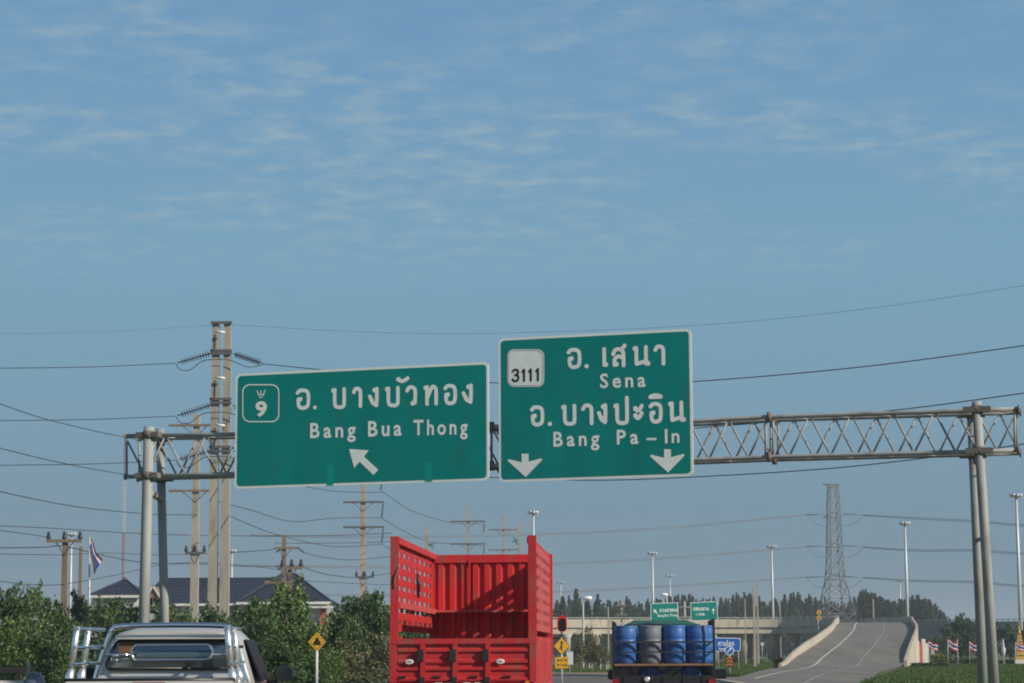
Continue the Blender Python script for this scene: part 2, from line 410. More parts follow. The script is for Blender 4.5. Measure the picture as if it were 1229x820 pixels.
# posts of the rail on the parapet
pm = MB().box((0,0,0.12),(0.12,0.12,0.24)).mesh('rail_post', M['concrete'])
rail = MB(); last = None; acc = 0
for i in range(52, NEND):
    c, r, wd, z = rrib[i]; e = c - r*(wd/2 + 0.14) + Vector((0,0,z+0.85))
    if last is not None:
        seg = (e-last).length; n_ = max(1, int(seg/2.0))
        for k in range(n_):
            link('rail_post', pm, fly, last.lerp(e, k/n_))
        rail.beam(last + Vector((0,0,0.26)), e + Vector((0,0,0.26)), 0.09)
    last = e
rail.build('rail', M['pole_grey'], fly)
# second viaduct on the right, its shade also put into darker concrete
vi = thing('viaduct', 'viaduct in shade, its concrete coloured darker for it, crossing behind the trees on the right', 'bridge')
a0 = G(1085, 425); dirv = Vector((math.cos(0.62), -math.sin(0.62), 0)); nrmv = Vector((-dirv.y, dirv.x, 0))
def vbox(t0, t1, z0, z1, n0, n1, m, name):
    mb = MB(); p = [a0+dirv*t0+nrmv*n0, a0+dirv*t1+nrmv*n0, a0+dirv*t1+nrmv*n1, a0+dirv*t0+nrmv*n1]
    mb.prism([q + Vector((0,0,z0)) for q in p], (0,0,z1-z0)); return mb.build(name, m, vi)
vbox(0, 190, 5.2, 6.5, 0, 0.3, M['concrete_shaded'], 'parapet'); vbox(0, 190, 5.3, 5.8, 0.3, 9, M['concrete_shaded'], 'deck_slab')
vbox(0, 190, 3.4, 5.2, 0.25, 8, M['concrete_shaded'], 'girder')
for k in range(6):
    MB().lathe([(0.8,0),(0.8,3.4)], a0+dirv*(6+k*30)+nrmv*3, 14).build('pier', M['concrete_shaded'], vi)
rp = MB().box((0,0,0.17),(0.16,0.16,0.34)).mesh('rail_post', M['concrete'])
for k in range(60): link('rail_post', rp, vi, a0+dirv*(k*1.1)+nrmv*0.15+Vector((0,0,6.5)))
rl = MB().beam(a0+nrmv*0.15+Vector((0,0,6.9)), a0+dirv*190+nrmv*0.15+Vector((0,0,6.9)), 0.12).build('rail', M['concrete'], vi)

# ------------------------------------------------------------------ stroke lettering
def strokes_mesh(strokes, name, m, to3, cell, nrm_off):
    """strokes: list of (polyline [(x,y)..], halfwidth) in sign metres; marching squares on the union"""
    allp = [p for s, h in strokes for p in s]; hm = max(h for _, h in strokes)
    x0 = min(p[0] for p in allp)-hm-2*cell; x1 = max(p[0] for p in allp)+hm+2*cell
    y0 = min(p[1] for p in allp)-hm-2*cell; y1 = max(p[1] for p in allp)+hm+2*cell
    nx = int((x1-x0)/cell)+2; ny = int((y1-y0)/cell)+2
    gx = x0+np.arange(nx)*cell; gy = y0+np.arange(ny)*cell
    XX, YY = np.meshgrid(gx, gy, indexing='ij'); D = np.full(XX.shape, 1e9)
    for s, h in strokes:
        s = s if len(s) > 1 else [s[0], (s[0][0]+1e-6, s[0][1])]
        for (ax, ay), (bx, by) in zip(s[:-1], s[1:]):
            dx, dy = bx-ax, by-ay; t = np.clip(((XX-ax)*dx+(YY-ay)*dy)/max(dx*dx+dy*dy, 1e-12), 0, 1)
            D = np.minimum(D, np.hypot(XX-ax-t*dx, YY-ay-t*dy)-h)
    V = []; Fc = []; idx = {}
    def vert(key, x, y):
        if key not in idx: idx[key] = len(V); V.append(to3(x, y, nrm_off))
        return idx[key]
    ins = D < 0
    for i in range(nx-1):
        j = 0
        while j < ny-1:
            c = (ins[i,j], ins[i+1,j], ins[i+1,j+1], ins[i,j+1])
            if not any(c): j += 1; continue
            if all(c):
                j2 = j
                while j2 < ny-1 and ins[i,j2] and ins[i+1,j2] and ins[i+1,j2+1] and ins[i,j2+1]: j2 += 1
                Fc.append((vert((i,j),gx[i],gy[j]), vert((i+1,j),gx[i+1],gy[j]), vert((i+1,j2),gx[i+1],gy[j2]), vert((i,j2),gx[i],gy[j2])))
                j = j2; continue
            cor = ((i,j),(i+1,j),(i+1,j+1),(i,j+1)); poly = []
            for k in range(4):
                a, bq = cor[k], cor[(k+1)%4]
                if ins[a]: poly.append(vert(a, gx[a[0]], gy[a[1]]))
                if ins[a] != ins[bq]:
                    t = D[a]/(D[a]-D[bq]); x = gx[a[0]]*(1-t)+gx[bq[0]]*t; y = gy[a[1]]*(1-t)+gy[bq[1]]*t
                    poly.append(vert((min(a,bq), max(a,bq)), x, y))
            if len(poly) >= 3: Fc.append(tuple(poly))
            j += 1
    me = bpy.data.meshes.new(name); me.from_pydata(V, [], Fc); me.materials.append(m); me.update(); return me
def sm2(pts, n=5): return [(p.x, p.y) for p in smooth_path([(x, y, 0) for x, y in pts], n)]
# Thai letters as strokes in a unit box; D marks a filled loop
def gl(ch):
    if ch == 'อ': return [sm2([(0.05,.86),(0.22,.98),(.5,1.0),(.8,.93),(.92,.72),(.92,.3),(.82,.08),(.5,0.0),(.24,.06),(.13,.25),(.13,.5)]), [(.13,.5),(.32,.52)]], [(.27,.5)]
    if ch == 'บ': return [sm2([(.2,.97),(.2,.3),(.28,.06),(.5,0),(.8,0.02),(.92,.2),(.92,1.0)])], [(.1,.93)]
    if ch == 'ป': return [sm2([(.2,.97),(.2,.3),(.28,.06),(.5,0),(.8,0.02),(.92,.2),(.92,1.36)])], [(.1,.93)]
    if ch == 'า': return [sm2([(.05,.8),(.25,.97),(.55,1.0),(.85,.9),(.92,.65),(.92,0)])], []
    if ch == 'ง': return [sm2([(.9,.98),(.9,.4),(.86,.03)]), [(.86,.03),(.42,.16),(.05,.55)]], [(.62,.9),(.3,.3)]
    if ch == 'ว': return [sm2([(.05,.8),(.25,.97),(.55,1.0),(.85,.9),(.93,.65),(.9,.1)])], [(.66,.07)]
    if ch == 'ท': return [sm2([(.2,.97),(.2,.5),(.2,0.0)]), sm2([(.2,.3),(.45,.75),(.66,.98),(.88,.86),(.92,.6),(.92,0)])], [(.09,.92)]
    if ch == 'น': return [sm2([(.18,.97),(.18,.3),(.2,0.05)]), sm2([(.2,.05),(.5,.12),(.82,.2)]), [(.82,1.0),(.82,.05)]], [(.09,.93),(.95,.06)]
    if ch == 'เ': return [[(.35,1.0),(.35,.05)]], [(.6,.07)]
    if ch == 'ส': return [sm2([(.05,.66),(.2,.86),(.5,.93),(.82,.8),(.9,.55),(.9,0)]), sm2([(.86,.42),(.5,.52),(.2,.4),(.14,.2),(.14,.05)]), [(.72,.86),(1.0,1.12)]], [(.3,.08)]
    if ch == 'ะ': return [sm2([(.1,.75),(.4,.62),(.7,.72),(.95,1.0)]), sm2([(.1,.2),(.4,.03),(.7,.14),(.95,.42)])], [(.15,.8),(.15,.24)]
    if ch == 'ั': return [sm2([(.08,.75),(.3,.2),(.6,.2),(.98,.95)])], [(.1,.7)]
    if ch == 'ิ': return [sm2([(.05,.1),(.25,.75),(.6,.95),(.9,.5),(.98,.1)]), [(.05,.1),(.98,.1)], [(.2,.4),(.85,.4)]], []
    if ch == 'ม': return [[(.2,.97),(.2,.1)], sm2([(.15,.05),(.5,.12),(.9,.15)]), [(.9,1.0),(.9,0)]], [(.1,.92),(.1,.07)]
    if ch == 'โ': return [sm2([(.2,1.45),(.6,1.5),(.45,1.2),(.45,.6),(.45,.05)])], [(.65,.07)]
    if ch == 'ค': return [sm2([(.12,0),(.12,.6),(.3,.95),(.65,1.0),(.9,.75),(.9,0)]), sm2([(.12,.2),(.4,.5),(.55,.5)])], [(.5,.5)]
    if ch == 'ก': return [sm2([(.15,0),(.15,.55),(.05,.72),(.3,.97),(.65,1.0),(.9,.75),(.9,0)])], []
    if ch == 'ข': return [sm2([(.25,.95),(.3,.6),(.2,.4),(.25,.05),(.6,0),(.9,.1),(.9,1)])], [(.12,.9)]
    if ch == 'ุ': return [[(.5,1),(.9,1),(.9,0)]], []
    if ch == 'ด': return [sm2([(.4,.3),(.12,0),(.12,.6),(.3,.95),(.65,1.0),(.9,.75),(.9,0)])], [(.4,.35)]
    if ch == '1': return [[(.3,.8),(.62,1.0),(.62,0)]], []
    if ch == '3': return [sm2([(.05,.85),(.3,1.0),(.75,.97),(.9,.77),(.72,.56),(.42,.53)]), sm2([(.42,.53),(.8,.48),(.95,.25),(.75,.03),(.3,0),(.03,.16)])], []
    if ch == '.': return [], [(.5,.5)]
    if ch == '-': return [[(0,.5),(1,.5)]], []
    return [], []
def loft(sections, name, m, parent, smooth=True, capf=True):
    mb = MB(); n = len(sections[0]); mb.sheet([list(s)+[s[0]] for s in sections], smooth)
    o = 0
    mb.add(sections[0], [tuple(range(n))[::-1]]); mb.add(sections[-1], [tuple(range(n))])
    return mb.build(name, m, parent)
class SignPlane:
    def __init__(s, org, u, n): s.o = Vector(org); s.u = u.normalized(); s.n = n.normalized()
    def uv(s, px, py):
        r = ray(px, py); c = Vector((0,0,CAMH)); t = (s.o-c).dot(s.n)/r.dot(s.n); p = c+r*t-s.o
        return p.dot(s.u), p.z
    def to3(s, x, y, off): return s.u*x + Vector((0,0,y)) + s.n*off      # local to the sign's base
def plane_for(bl, br, dl, dr):
    a, c = P(*bl, dl), P(*br, dr); u = c-a; u.z = 0; u.normalize()
    n = Vector((u.y, -u.x, 0))
    return SignPlane((a.x, a.y, (a.z+c.z)/2), u, n)
def rrect(x0, y0, x1, y1, r, n=5):
    out = []
    for cx, cy, a in ((x1-r,y0+r,-90),(x1-r,y1-r,0),(x0+r,y1-r,90),(x0+r,y0+r,180)):
        for k in range(n+1):
            t = math.radians(a+90*k/n); out.append((cx+r*math.cos(t), cy+r*math.sin(t)))
    return out
def flat(sp, pts, off, name, m, parent, th=None):
    mb = MB(); p3 = [sp.to3(x, y, off) for x, y in pts]
    if th: mb.prism(p3, sp.n*(-th))
    else: mb.add(p3, [tuple(range(len(p3)))])
    return mb.build(name, m, parent)
def text_mesh(body, bold):
    cu = bpy.data.curves.new('text', 'FONT'); cu.body = body; cu.size = 1.0; cu.offset = bold; cu.resolution_u = 3; cu.space_character = 1.0
    o = bpy.data.objects.new('text', cu); C.objects.link(o)
    dg = bpy.context.evaluated_depsgraph_get(); me = bpy.data.meshes.new_from_object(o.evaluated_get(dg))
    bpy.data.objects.remove(o); bpy.data.curves.remove(cu); return me
def latin(sp, body, box, name, m, parent, off, bold=0.012, track=0.0):
    """box: photo px (x0, ybase at x0, x1, ybase at x1, cap height px) ; letters laid one after another and fitted to the width"""
    x0, yb0, x1, yb1, cap = box
    u0, v0 = sp.uv(x0, yb0); u1, v1 = sp.uv(x1, yb1); _, vt = sp.uv(x0, yb0-cap); hcap = vt-v0
    vs = []; fs = []; pen = 0.0; cells = []
    for ch in body:
        if ch == ' ': pen += 0.30; continue
        me = text_mesh(ch, bold); co = [v.co.copy() for v in me.vertices]
        mnx = min(c.x for c in co); mxx = max(c.x for c in co)
        cells.append((co, [tuple(p.vertices) for p in me.polygons], mnx, pen)); pen += (mxx-mnx) + 0.12 + track
        bpy.data.meshes.remove(me)
    tot = pen - 0.12 - track; sc = (u1-u0)/tot; scv = hcap/0.727
    for co, pf, mnx, pn in cells:
        o = len(vs)
        for c in co:
            x = (c.x-mnx+pn)*sc; vs.append(sp.to3(u0+x, v0+(v1-v0)*x/(u1-u0)+c.y*scv, off))
        fs += [tuple(o+i for i in f) for f in pf]
    return MB().add(vs, fs).build(name, m, parent)
def thai(sp, items, name, m, parent, off, hw=None, cell=0.014):
    """items: (char, x0, x1, ytop, ybase) in photo px"""
    st = []
    for ch, x0, x1, yt, yb in items:
        u0, v0 = sp.uv(x0, yb); u1, v1 = sp.uv(x1, yt); lines, dots = gl(ch)
        h = hw
        if ch == '.': 
            st.append(([( (u0+u1)/2, (v0+v1)/2)], (u1-u0)/2)); continue
        sx_ = (u1-u0)-2*h; sy_ = (v1-v0)-2*h
        f = lambda p: (u0+h+p[0]*sx_, v0+h+p[1]*sy_)
        st += [([f(p) for p in s], h) for s in lines] + [([f(p)], h*1.25) for p in dots]
    return link(name, strokes_mesh(st, name, m, sp.to3, cell, off), parent)
def zl(s, ox, oy):                                     # zoom pixels -> photo pixels
    return lambda x, y: (ox+x/s, oy+y/s)

# ------------------------------------------------------------------ big sign gantry
def dg_(px): return 57.0 - (px-150)/(1222-150)*6.0     # distance of the truss along the photo
gan = thing('sign_gantry', 'grey tubular steel truss gantry on paired round posts spanning the road', 'gantry', (0,0,0))
def chord_pt(px, py, back=0.0):
    p = P(px, py, dg_(px)); return p + gn*(-back)
gL, gR = P(150, 548, dg_(150)), P(1222, 515, dg_(1222)); gu = gR-gL; gu.z = 0; gu.normalize(); gn = Vector((gu.y, -gu.x, 0))
top_px = [(150,523.5),(275,521.5),(560,513),(835,505.5),(925,500.5),(1165,493),(1222,491)]
bot_px = [(150,572.5),(275,569),(560,560),(835,552),(925,548.5),(1165,542.5),(1222,540.5)]
DEP = 0.75
def tz(px, arr):
    for (a, ya), (c, yc) in zip(arr[:-1], arr[1:]):
        if a <= px <= c: return ya+(yc-ya)*(px-a)/(c-a)
for arr in (top_px, bot_px):
    for back in (0.0, DEP):
        MB().tube([chord_pt(x, y, back) for x, y in arr], 0.054, 10).build('chord', M['galv'], gan)
joints = [150]
x = 150
stations = list(np.linspace(150, 590, 10)) + list(np.linspace(590, 922, 8))[1:] + list(np.linspace(922, 1222, 7))[1:]
dgm = []
for i in range(len(stations)-1):
    xa, xb = stations[i], stations[i+1]; xm = (xa+xb)/2
    for back in (0.0, DEP):
        if back == 0.0: pr = [((xa,'t'),(xm,'b')), ((xm,'b'),(xb,'t'))]
        else: pr = [((xa,'b'),(xm,'t')), ((xm,'t'),(xb,'b'))]
        for (p0, k0), (p1, k1) in pr:
            q0 = chord_pt(p0, tz(p0, top_px if k0 == 't' else bot_px), back); q1 = chord_pt(p1, tz(p1, top_px if k1 == 't' else bot_px), back)
            MB().tube([q0, q1], 0.026, 6).build('diagonal', M['galv'], gan)
    for arr in (top_px, bot_px):
        a, c = (xa, xb)
        MB().tube([chord_pt(a, tz(a, arr), 0), chord_pt(c, tz(c, arr), DEP)], 0.018, 5).build('lacing', M['galv'], gan)
for px in (152, 590, 919, 928, 1218):
    for back in (0, DEP):
        MB().tube([chord_pt(px, tz(px, top_px), back), chord_pt(px, tz(px, bot_px), back)], 0.03, 6).build('upright', M['galv'], gan)
for px in (923.5, 590):
    for arr in (top_px, bot_px):
        for back in (0, DEP):
            p = chord_pt(px, tz(px, arr), back); MB().tube([p-gu*0.05, p+gu*0.05], 0.125, 10).build('flange', M['galv_rust'], gan)
for px in (1223,):
    for arr in (top_px, bot_px):
        for back in (0, DEP):
            p = chord_pt(1221.5, tz(1221.5, arr), back); MB().tube([p, p+gu*0.04], 0.1, 10).build('end_plate', M['galv_rust'], gan)
for px in (152,):
    for arr in (top_px, bot_px):
        for back in (0, DEP):
            p = chord_pt(151, tz(151, arr), back); MB().tube([p-gu*0.03, p], 0.085, 10).build('end_plate', M['galv'], gan)
def gpost(px, ytop, pxb, yb, back, r):
    p = P(px, ytop, dg_(px)+back); q = P(pxb, yb, dg_(px)+back)
    ax = p - q; at = lambda z: q + ax*((z-q.z)/ax.z)
    MB().tube([at(-0.1), at(p.z*0.5), p], [r*1.08, r, r*0.97], 20).build('post', M['galv'], gan)
    for arr in (top_px, bot_px):
        z = Zat(tz(px, arr), dg_(px), px); c = at(z)
        MB().tube([at(z-0.1), at(z+0.1)], r*1.13, 20).build('clamp', M['galv_rust'], gan)
        MB().box(c, (0.62, 0.24, 0.13), Matrix.Rotation(math.atan2(gu.y, gu.x), 3, 'Z')).build('clamp', M['galv_rust'], gan)
    return at
a = gpost(178.8, 512.5, 172.7, 745, -0.2, 0.135); c = gpost(192, 515, 197.6, 745, DEP+0.25, 0.112)
MB().tube([a(5.55), c(5.4)], 0.08, 12).build('tie', M['galv'], gan)
a = gpost(1172, 482.5, 1193, 820, -0.2, 0.11); c = gpost(1165.5, 491, 1179.5, 820, DEP+0.1, 0.105)
MB().tube([a(4.0), c(4.0)], 0.05, 8).build('tie', M['galv'], gan)

def big_sign(name, label, TL, TR, BR, BL, off=0.25):
    dl, dr = dg_(BL[0])-off, dg_(BR[0])-off
    sp = plane_for(BL, BR, dl, dr); t = thing(name, label, 'road sign', sp.o)
    _, h1 = sp.uv(*TL); u1, h2 = sp.uv(*TR); u2, z2 = sp.uv(*BR); u0, z0 = sp.uv(*BL)
    W = (u1+u2)/2; sl = lambda x: 0.0
    H = (h1+h2)/2
    lo = lambda x, y: (x, y)
    pts = rrect(0, 0, W, H, 0.13)
    sk0, sk1 = (z0, z2)                                # the panels sit very slightly out of level, as photographed
    tilt = lambda p: (p[0], p[1] + (sk0 + (sk1-sk0)*p[0]/W)*0.9)
    flat(sp, [tilt(p) for p in pts], 0.0, 'border', M['sign_white'], t, 0.03)
    flat(sp, [tilt(p) for p in rrect(0.06, 0.06, W-0.06, H-0.06, 0.09)], 0.004, 'panel', M['sign_green'], t)
    for fx in (0.15, 0.5, 0.85):
        MB().beam(sp.to3(W*fx, 0.1, -0.075), sp.to3(W*fx, H-0.1, -0.075), 0.08, 0.08, up=sp.n).build('bracket', M['galv'], t)
    for fz in np.linspace(0.3, H-0.3, 4):
        MB().beam(sp.to3(0.1, fz, -0.055), sp.to3(W-0.1, fz, -0.055), 0.05, 0.045, up=(0,0,1)).build('bracket', M['galv'], t)
    return sp, t, W, H
# left sign
sp, t, W, H = big_sign('road_sign', 'wide green overhead sign reading Bang Bua Thong with a route 9 shield', (279,447.5),(585,436),(588.5,576.5),(281.5,587))
z5 = zl(3.724, 270, 390)
def it(ch, a, c, yt, yb, zz): return (ch, zz(a,0)[0], zz(c,0)[0], zz(0,yt)[1], zz(0,yb)[1])
LO = 0.010
thai(sp, [it('อ',313,386,283,382,z5), ], 'lettering', M['sign_white'], t, LO, 0.047)
thai(sp, [it('.',394,411,361,378,z5)], 'full_stop', M['sign_white'], t, LO, 0.047)
thai(sp, [it('บ',471,546,278,378,z5), it('า',566,617,276,373,z5), it('ง',638,691,275,372,z5), it('บ',711,786,272,370,z5), it('ั',763,826,229,263,z5),
          it('ว',804,862,269,366,z5), it('ท',884,957,265,363,z5), it('อ',974,1041,263,361,z5), it('ง',1056,1112,260,358,z5)], 'lettering', M['sign_white'], t, LO, 0.047)
for body, x0, y0, x1, y1, cap in (('Bang',381,505,585,500,68), ('Bua',640,498,790,493,70), ('Thong',843,492,1085,498-10,69)):
    a = z5(x0, y0); c = z5(x1, y1); latin(sp, body, (a[0], a[1], c[0], c[1], cap/3.724), 'lettering', M['sign_white'], t, LO, 0.022, 0.10)
flat(sp, [sp.uv(*z5(x, y)) for x, y in ((555,555),(578,640),(602,612),(664,671),(686,648),(622,589),(643,561))], LO, 'arrow', M['sign_white'], t)
shp = [sp.uv(*z5(x, y)) for x, y in rrect(80, 268, 241, 433, 32)]; shp.append(shp[0])
link('route_shield', strokes_mesh([(shp, 0.015)], 'route_shield', M['sign_white'], sp.to3, 0.012, LO), t)
shp9 = [sp.uv(*z5(x, y)) for x, y in ((143,293),(150,318),(156,326),(166,326),(172,318),(180,292))]
cr = [([sp.uv(*z5(x, y)) for x, y in s], 0.013) for s in (((144,294),(152,316),(161,310),(161,296)),((179,293),(171,316),(161,310)),((154,324),(168,324)))]
link('crown_emblem', strokes_mesh(cr, 'crown_emblem', M['sign_white'], sp.to3, 0.009, LO), t)
a = z5(136, 408); c = z5(188, 406); latin(sp, '9', (a[0], a[1], c[0], c[1], 66/3.724), 'route_number', M['sign_white'], t, LO, 0.035)
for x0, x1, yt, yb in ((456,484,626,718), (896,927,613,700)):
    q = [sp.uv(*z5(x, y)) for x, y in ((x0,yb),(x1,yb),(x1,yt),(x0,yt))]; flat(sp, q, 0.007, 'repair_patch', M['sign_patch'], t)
# right sign
sp, t, W, H = big_sign('road_sign', 'taller green overhead sign reading Sena and Bang Pa-In with a white 3111 plate', (596,404.5),(828.5,396.5),(833.5,571),(599,579))
z6 = zl(3.727, 580, 380)
thai(sp, [it('อ',371,443,139,237,z6), ], 'lettering', M['sign_white'], t, LO, 0.047)
thai(sp, [it('.',453,472,213,232,z6)], 'full_stop', M['sign_white'], t, LO, 0.047)
thai(sp, [it('เ',524,567,136,230,z6), it('ส',571,641,130,230,z6), it('น',665,748,127,226,z6), it('า',760,817,124,222,z6)], 'lettering', M['sign_white'], t, LO, 0.047)
thai(sp, [it('อ',207,277,396,494,z6), ], 'lettering', M['sign_white'], t, LO, 0.047)
thai(sp, [it('.',289,308,471,490,z6)], 'full_stop', M['sign_white'], t, LO, 0.047)
thai(sp, [it('บ',345,421,390,490,z6), it('า',436,496,388,488,z6), it('ง',508,558,386,485,z6), it('ป',579,656,384,487,z6),
          it('ะ',668,719,390,466,z6), it('อ',738,806,381,481,z6), it('ิ',736,804,342,371,z6), it('น',824,907,375,477,z6)], 'lettering', M['sign_white'], t, LO, 0.047)
for body, x0, y0, x1, y1, cap in (('Sena',523,319,727,313,65), ('Bang',314,581,520,575,67), ('Pa',598,571,695,568,66), ('In',813,566,878,563,64)):
    a = z6(x0, y0); c = z6(x1, y1); latin(sp, body, (a[0], a[1], c[0], c[1], cap/3.727), 'lettering', M['sign_white'], t, LO, 0.022, 0.10)
flat(sp, [sp.uv(*z6(x, y)) for x, y in ((731,554),(775,553),(775,543),(731,544))], LO, 'lettering', M['sign_white'], t)
for dx, dy in ((0,0),(637,-20)):
    flat(sp, [sp.uv(*z6(x+dx, y+dy)) for x, y in ((172,614),(172,652),(113,638),(110,646),(190,718),(264,642),(261,634),(203,650),(203,614))], LO, 'arrow', M['sign_white'], t)
ps = [sp.uv(*z6(x, y)) for x, y in rrect(108, 147, 273, 315, 30)]
flat(sp, ps, 0.008, 'route_plate', M['sign_white'], t)
shp = [sp.uv(*z6(x, y)) for x, y in rrect(113, 152, 268, 310, 27)]; shp.append(shp[0])
link('plate_outline', strokes_mesh([(shp, 0.006)], 'plate_outline', M['sign_back'], sp.to3, 0.006, 0.011), t)
thai(sp, [it('3',127,164,233,294,z6), it('1',166,196,232,293,z6), it('1',196,226,231,292,z6), it('1',228,258,229,291,z6)], 'route_number', M['sign_black'], t, 0.013, 0.026, 0.01)

# ------------------------------------------------------------------ red stake-bed truck
D0 = 38.9; p0 = G(556, D0)
tr = thing('cargo_truck', 'red high-sided empty cargo truck seen from behind in the middle lane', 'truck', (p0.x, p0.y, 0), -HEAD)
RP, RD = M['red_paint'], M['red_dusty']
HWT = 1.225; LB = 7.0; ZF, ZG, ZT = 0.92, 1.70, 3.47
MB().box((0, LB/2, ZF-0.06), (2.4, LB, 0.1)).build('bed_floor', RD, tr)
MB().box((-0.42, LB/2, ZF-0.24), (0.12, LB+2.5, 0.24)).build('chassis_beam', M['black_steel'], tr)
MB().box((0.42, LB/2, ZF-0.24), (0.12, LB+2.5, 0.24)).build('chassis_beam', M['black_steel'], tr)
wheel = MB().lathe([(0.28,-0.14),(0.47,-0.14),(0.5,-0.09),(0.5,0.09),(0.47,0.14),(0.28,0.14),(0.24,0.05)], n=20, axis='x').mesh('wheel', M['rubber'])
for yy in (1.4, 2.7, 8.3):
    for sx_ in (-1.02, -0.7, 0.7, 1.02) if yy < 5 else (-1.0, 1.0): link('wheel', wheel, tr, (sx_, yy, 0.5))
# rear gate
gate = MB().box((0, 0.0, (ZF+ZG)/2-0.02), (2.28, 0.04, ZG-ZF-0.1)).build('tailgate', RP, tr)
for xx in (-0.69, -0.135, 0.425):
    MB().box((xx, -0.045, (ZF+ZG)/2-0.02), (0.085, 0.055, ZG-ZF-0.1)).build('gate_post', RP, gate)
for x0, x1 in ((-1.12,-0.735),(-0.645,-0.18),(-0.09,0.38),(0.47,1.12)):
    for zz in (1.03, 1.21, 1.33, 1.52):
        MB().prism([((x0), -0.022, zz-0.045), (x0, -0.022, zz+0.045), (x0, -0.05, zz+0.02), (x0, -0.05, zz-0.02)], (x1-x0, 0, 0)).build('gate_rib', RP, gate)
MB().box((0, -0.02, ZG-0.02), (2.53, 0.1, 0.09)).build('gate_rim', RP, tr)
MB().box((0, -0.02, ZF-0.03), (2.42, 0.1, 0.1)).build('rear_beam', RD, tr)
for xx in (-1.2, 1.2):
    MB().box((xx, -0.02, (ZF+ZG)/2), (0.12, 0.09, ZG-ZF-0.13)).build('corner_post', RP, tr)
for xx in (-0.69, -0.135, 0.425):
    MB().box((xx-0.035, -0.095, 1.44), (0.1, 0.05, 0.2)).build('latch', M['black_steel'], tr)
    MB().box((xx-0.01, -0.09, 1.02), (0.09, 0.05, 0.1)).build('hinge', M['black_steel'], tr)
for xx in (-1.05, -0.45, 0.18, 0.75):
    MB().box((xx, -0.06, 1.08), (0.14, 0.03, 0.03)).build('hinge', M['black_steel'], tr)
for xx in (-0.92, 0.64):
    e = MB().lathe([(0.07,0),(0.075,0.012),(0.06,0.02)], (0,0,0), 20, 'y').build('emblem_plate', M['plate_white'], tr, (xx, -0.073, 1.33)); e.scale = (1.0, 1, 0.62)
    e.rotation_euler = (0, 0, math.pi)
    MB().box((0,0.024,0),(0.08,0.004,0.012)).box((0,0.024,0.025),(0.05,0.004,0.01)).build('emblem_mark', M['sign_back'], e)
for xx in (-0.42, -0.2, 0.06, 0.26):
    MB().box((xx, -0.06, 0.955), (0.12, 0.03, 0.05)).build('reflector', M['plate_white'], tr)
MB().box((1.1, -0.07, 0.98), (0.07, 0.03, 0.05)).build('marker_lamp', M['sign_orange'], tr)
# sides: post, lower drop side, slotted upper rack
rows_z = np.linspace(1.92, 3.30, 8)
rail_me = MB().box((0,0,0), (0.022, LB-0.16, 0.118)).mesh('side_rail', RP)
rail_dusty = MB().box((0,0,0), (0.022, LB-0.16, 0.118)).mesh('side_rail', RD)
stile_me = MB().box((0,0,0), (0.02, 0.36, 1.5)).mesh('stile', RP)
stile_d = MB().box((0,0,0), (0.02, 0.36, 1.5)).mesh('stile', RD)
for s in (-1, 1):
    X = s*(HWT-0.035)
    MB().box((X, 0.05, 2.60), (0.14, 0.12, 1.76)).build('rear_post', RP, tr)
    MB().box((X, LB, 2.4), (0.12, 0.12, 2.1)).build('front_post', RP, tr)
    for zz in rows_z: link('side_rail', rail_me if s < 0 else rail_dusty, tr, (X, LB/2+0.02, zz))
    for k in range(8):
        yy = 0.28 + k*(LB-0.5)/7; o = link('stile', stile_me if s < 0 else stile_d, tr, (X, yy, 2.64)); o.scale = (1.0, 2.0 if k == 3 else 1.0, 1)
    MB().box((X - s*0.05, LB/2, ZT-0.065), (0.08, LB-0.1, 0.11)).build('top_rail', RP, tr)
    MB().box((X, LB/2, (ZF+ZG)/2+0.03), (0.05, LB-0.1, ZG-ZF+0.06)).build('drop_side', RP, tr)
    for k in range(7):
        MB().box((X+s*0.035, 0.5+k*1.0, (ZF+ZG)/2), (0.03, 0.08, ZG-ZF-0.04)).build('drop_side_rib', RD, tr)
    MB().box((X-s*0.05, LB/2, 2.30), (0.09, LB-0.15, 0.1)).build('inner_rail', RD, tr)
# front wall: corrugated
fw = MB(); xs = []; per = 0.235; x = -1.16
prof = []
while x < 1.16:
    prof += [(x, 0), (x+0.07, 0), (x+0.095, -0.05), (x+0.195, -0.05), (x+0.22, 0)]; x += per
prof = [q for q in prof if q[0] <= 1.16] + [(1.16, 0)]
fw.sheet([[(x, LB+y, z) for x, y in prof] for z in (ZF, ZT-0.08)])
fw.sheet([[(x, LB+0.06, z) for x, y in prof][::-1] for z in (ZF, ZT-0.08)])
fw.build('front_wall', RP, tr)
MB().box((0, LB-0.02, ZT-0.1), (2.3, 0.12, 0.16)).build('front_rim', RP, tr)
MB().box((0, LB-0.19, 2.31), (2.3, 0.32, 0.05)).build('front_ledge', RD, tr)
MB().box((-0.43, LB-0.075, 2.85), (0.035, 0.05, 1.02)).build('front_post', RP, tr)
# chain hanging in the left side and a rope on the post
MB().tube([(-1.12, 3.3, 2.95), (-1.10, 3.3, 2.75), (-1.11, 3.35, 2.5)], [0.02,0.04,0.02], 6).build('chain', M['black_steel'], tr)
MB().tube(smooth_path([(-1.1,-0.02,2.95),(-1.15,-0.03,2.85),(-1.18,-0.03,2.75),(-1.17,-0.03,2.6)],4), 0.012, 5).build('rope', M['plank'], tr)
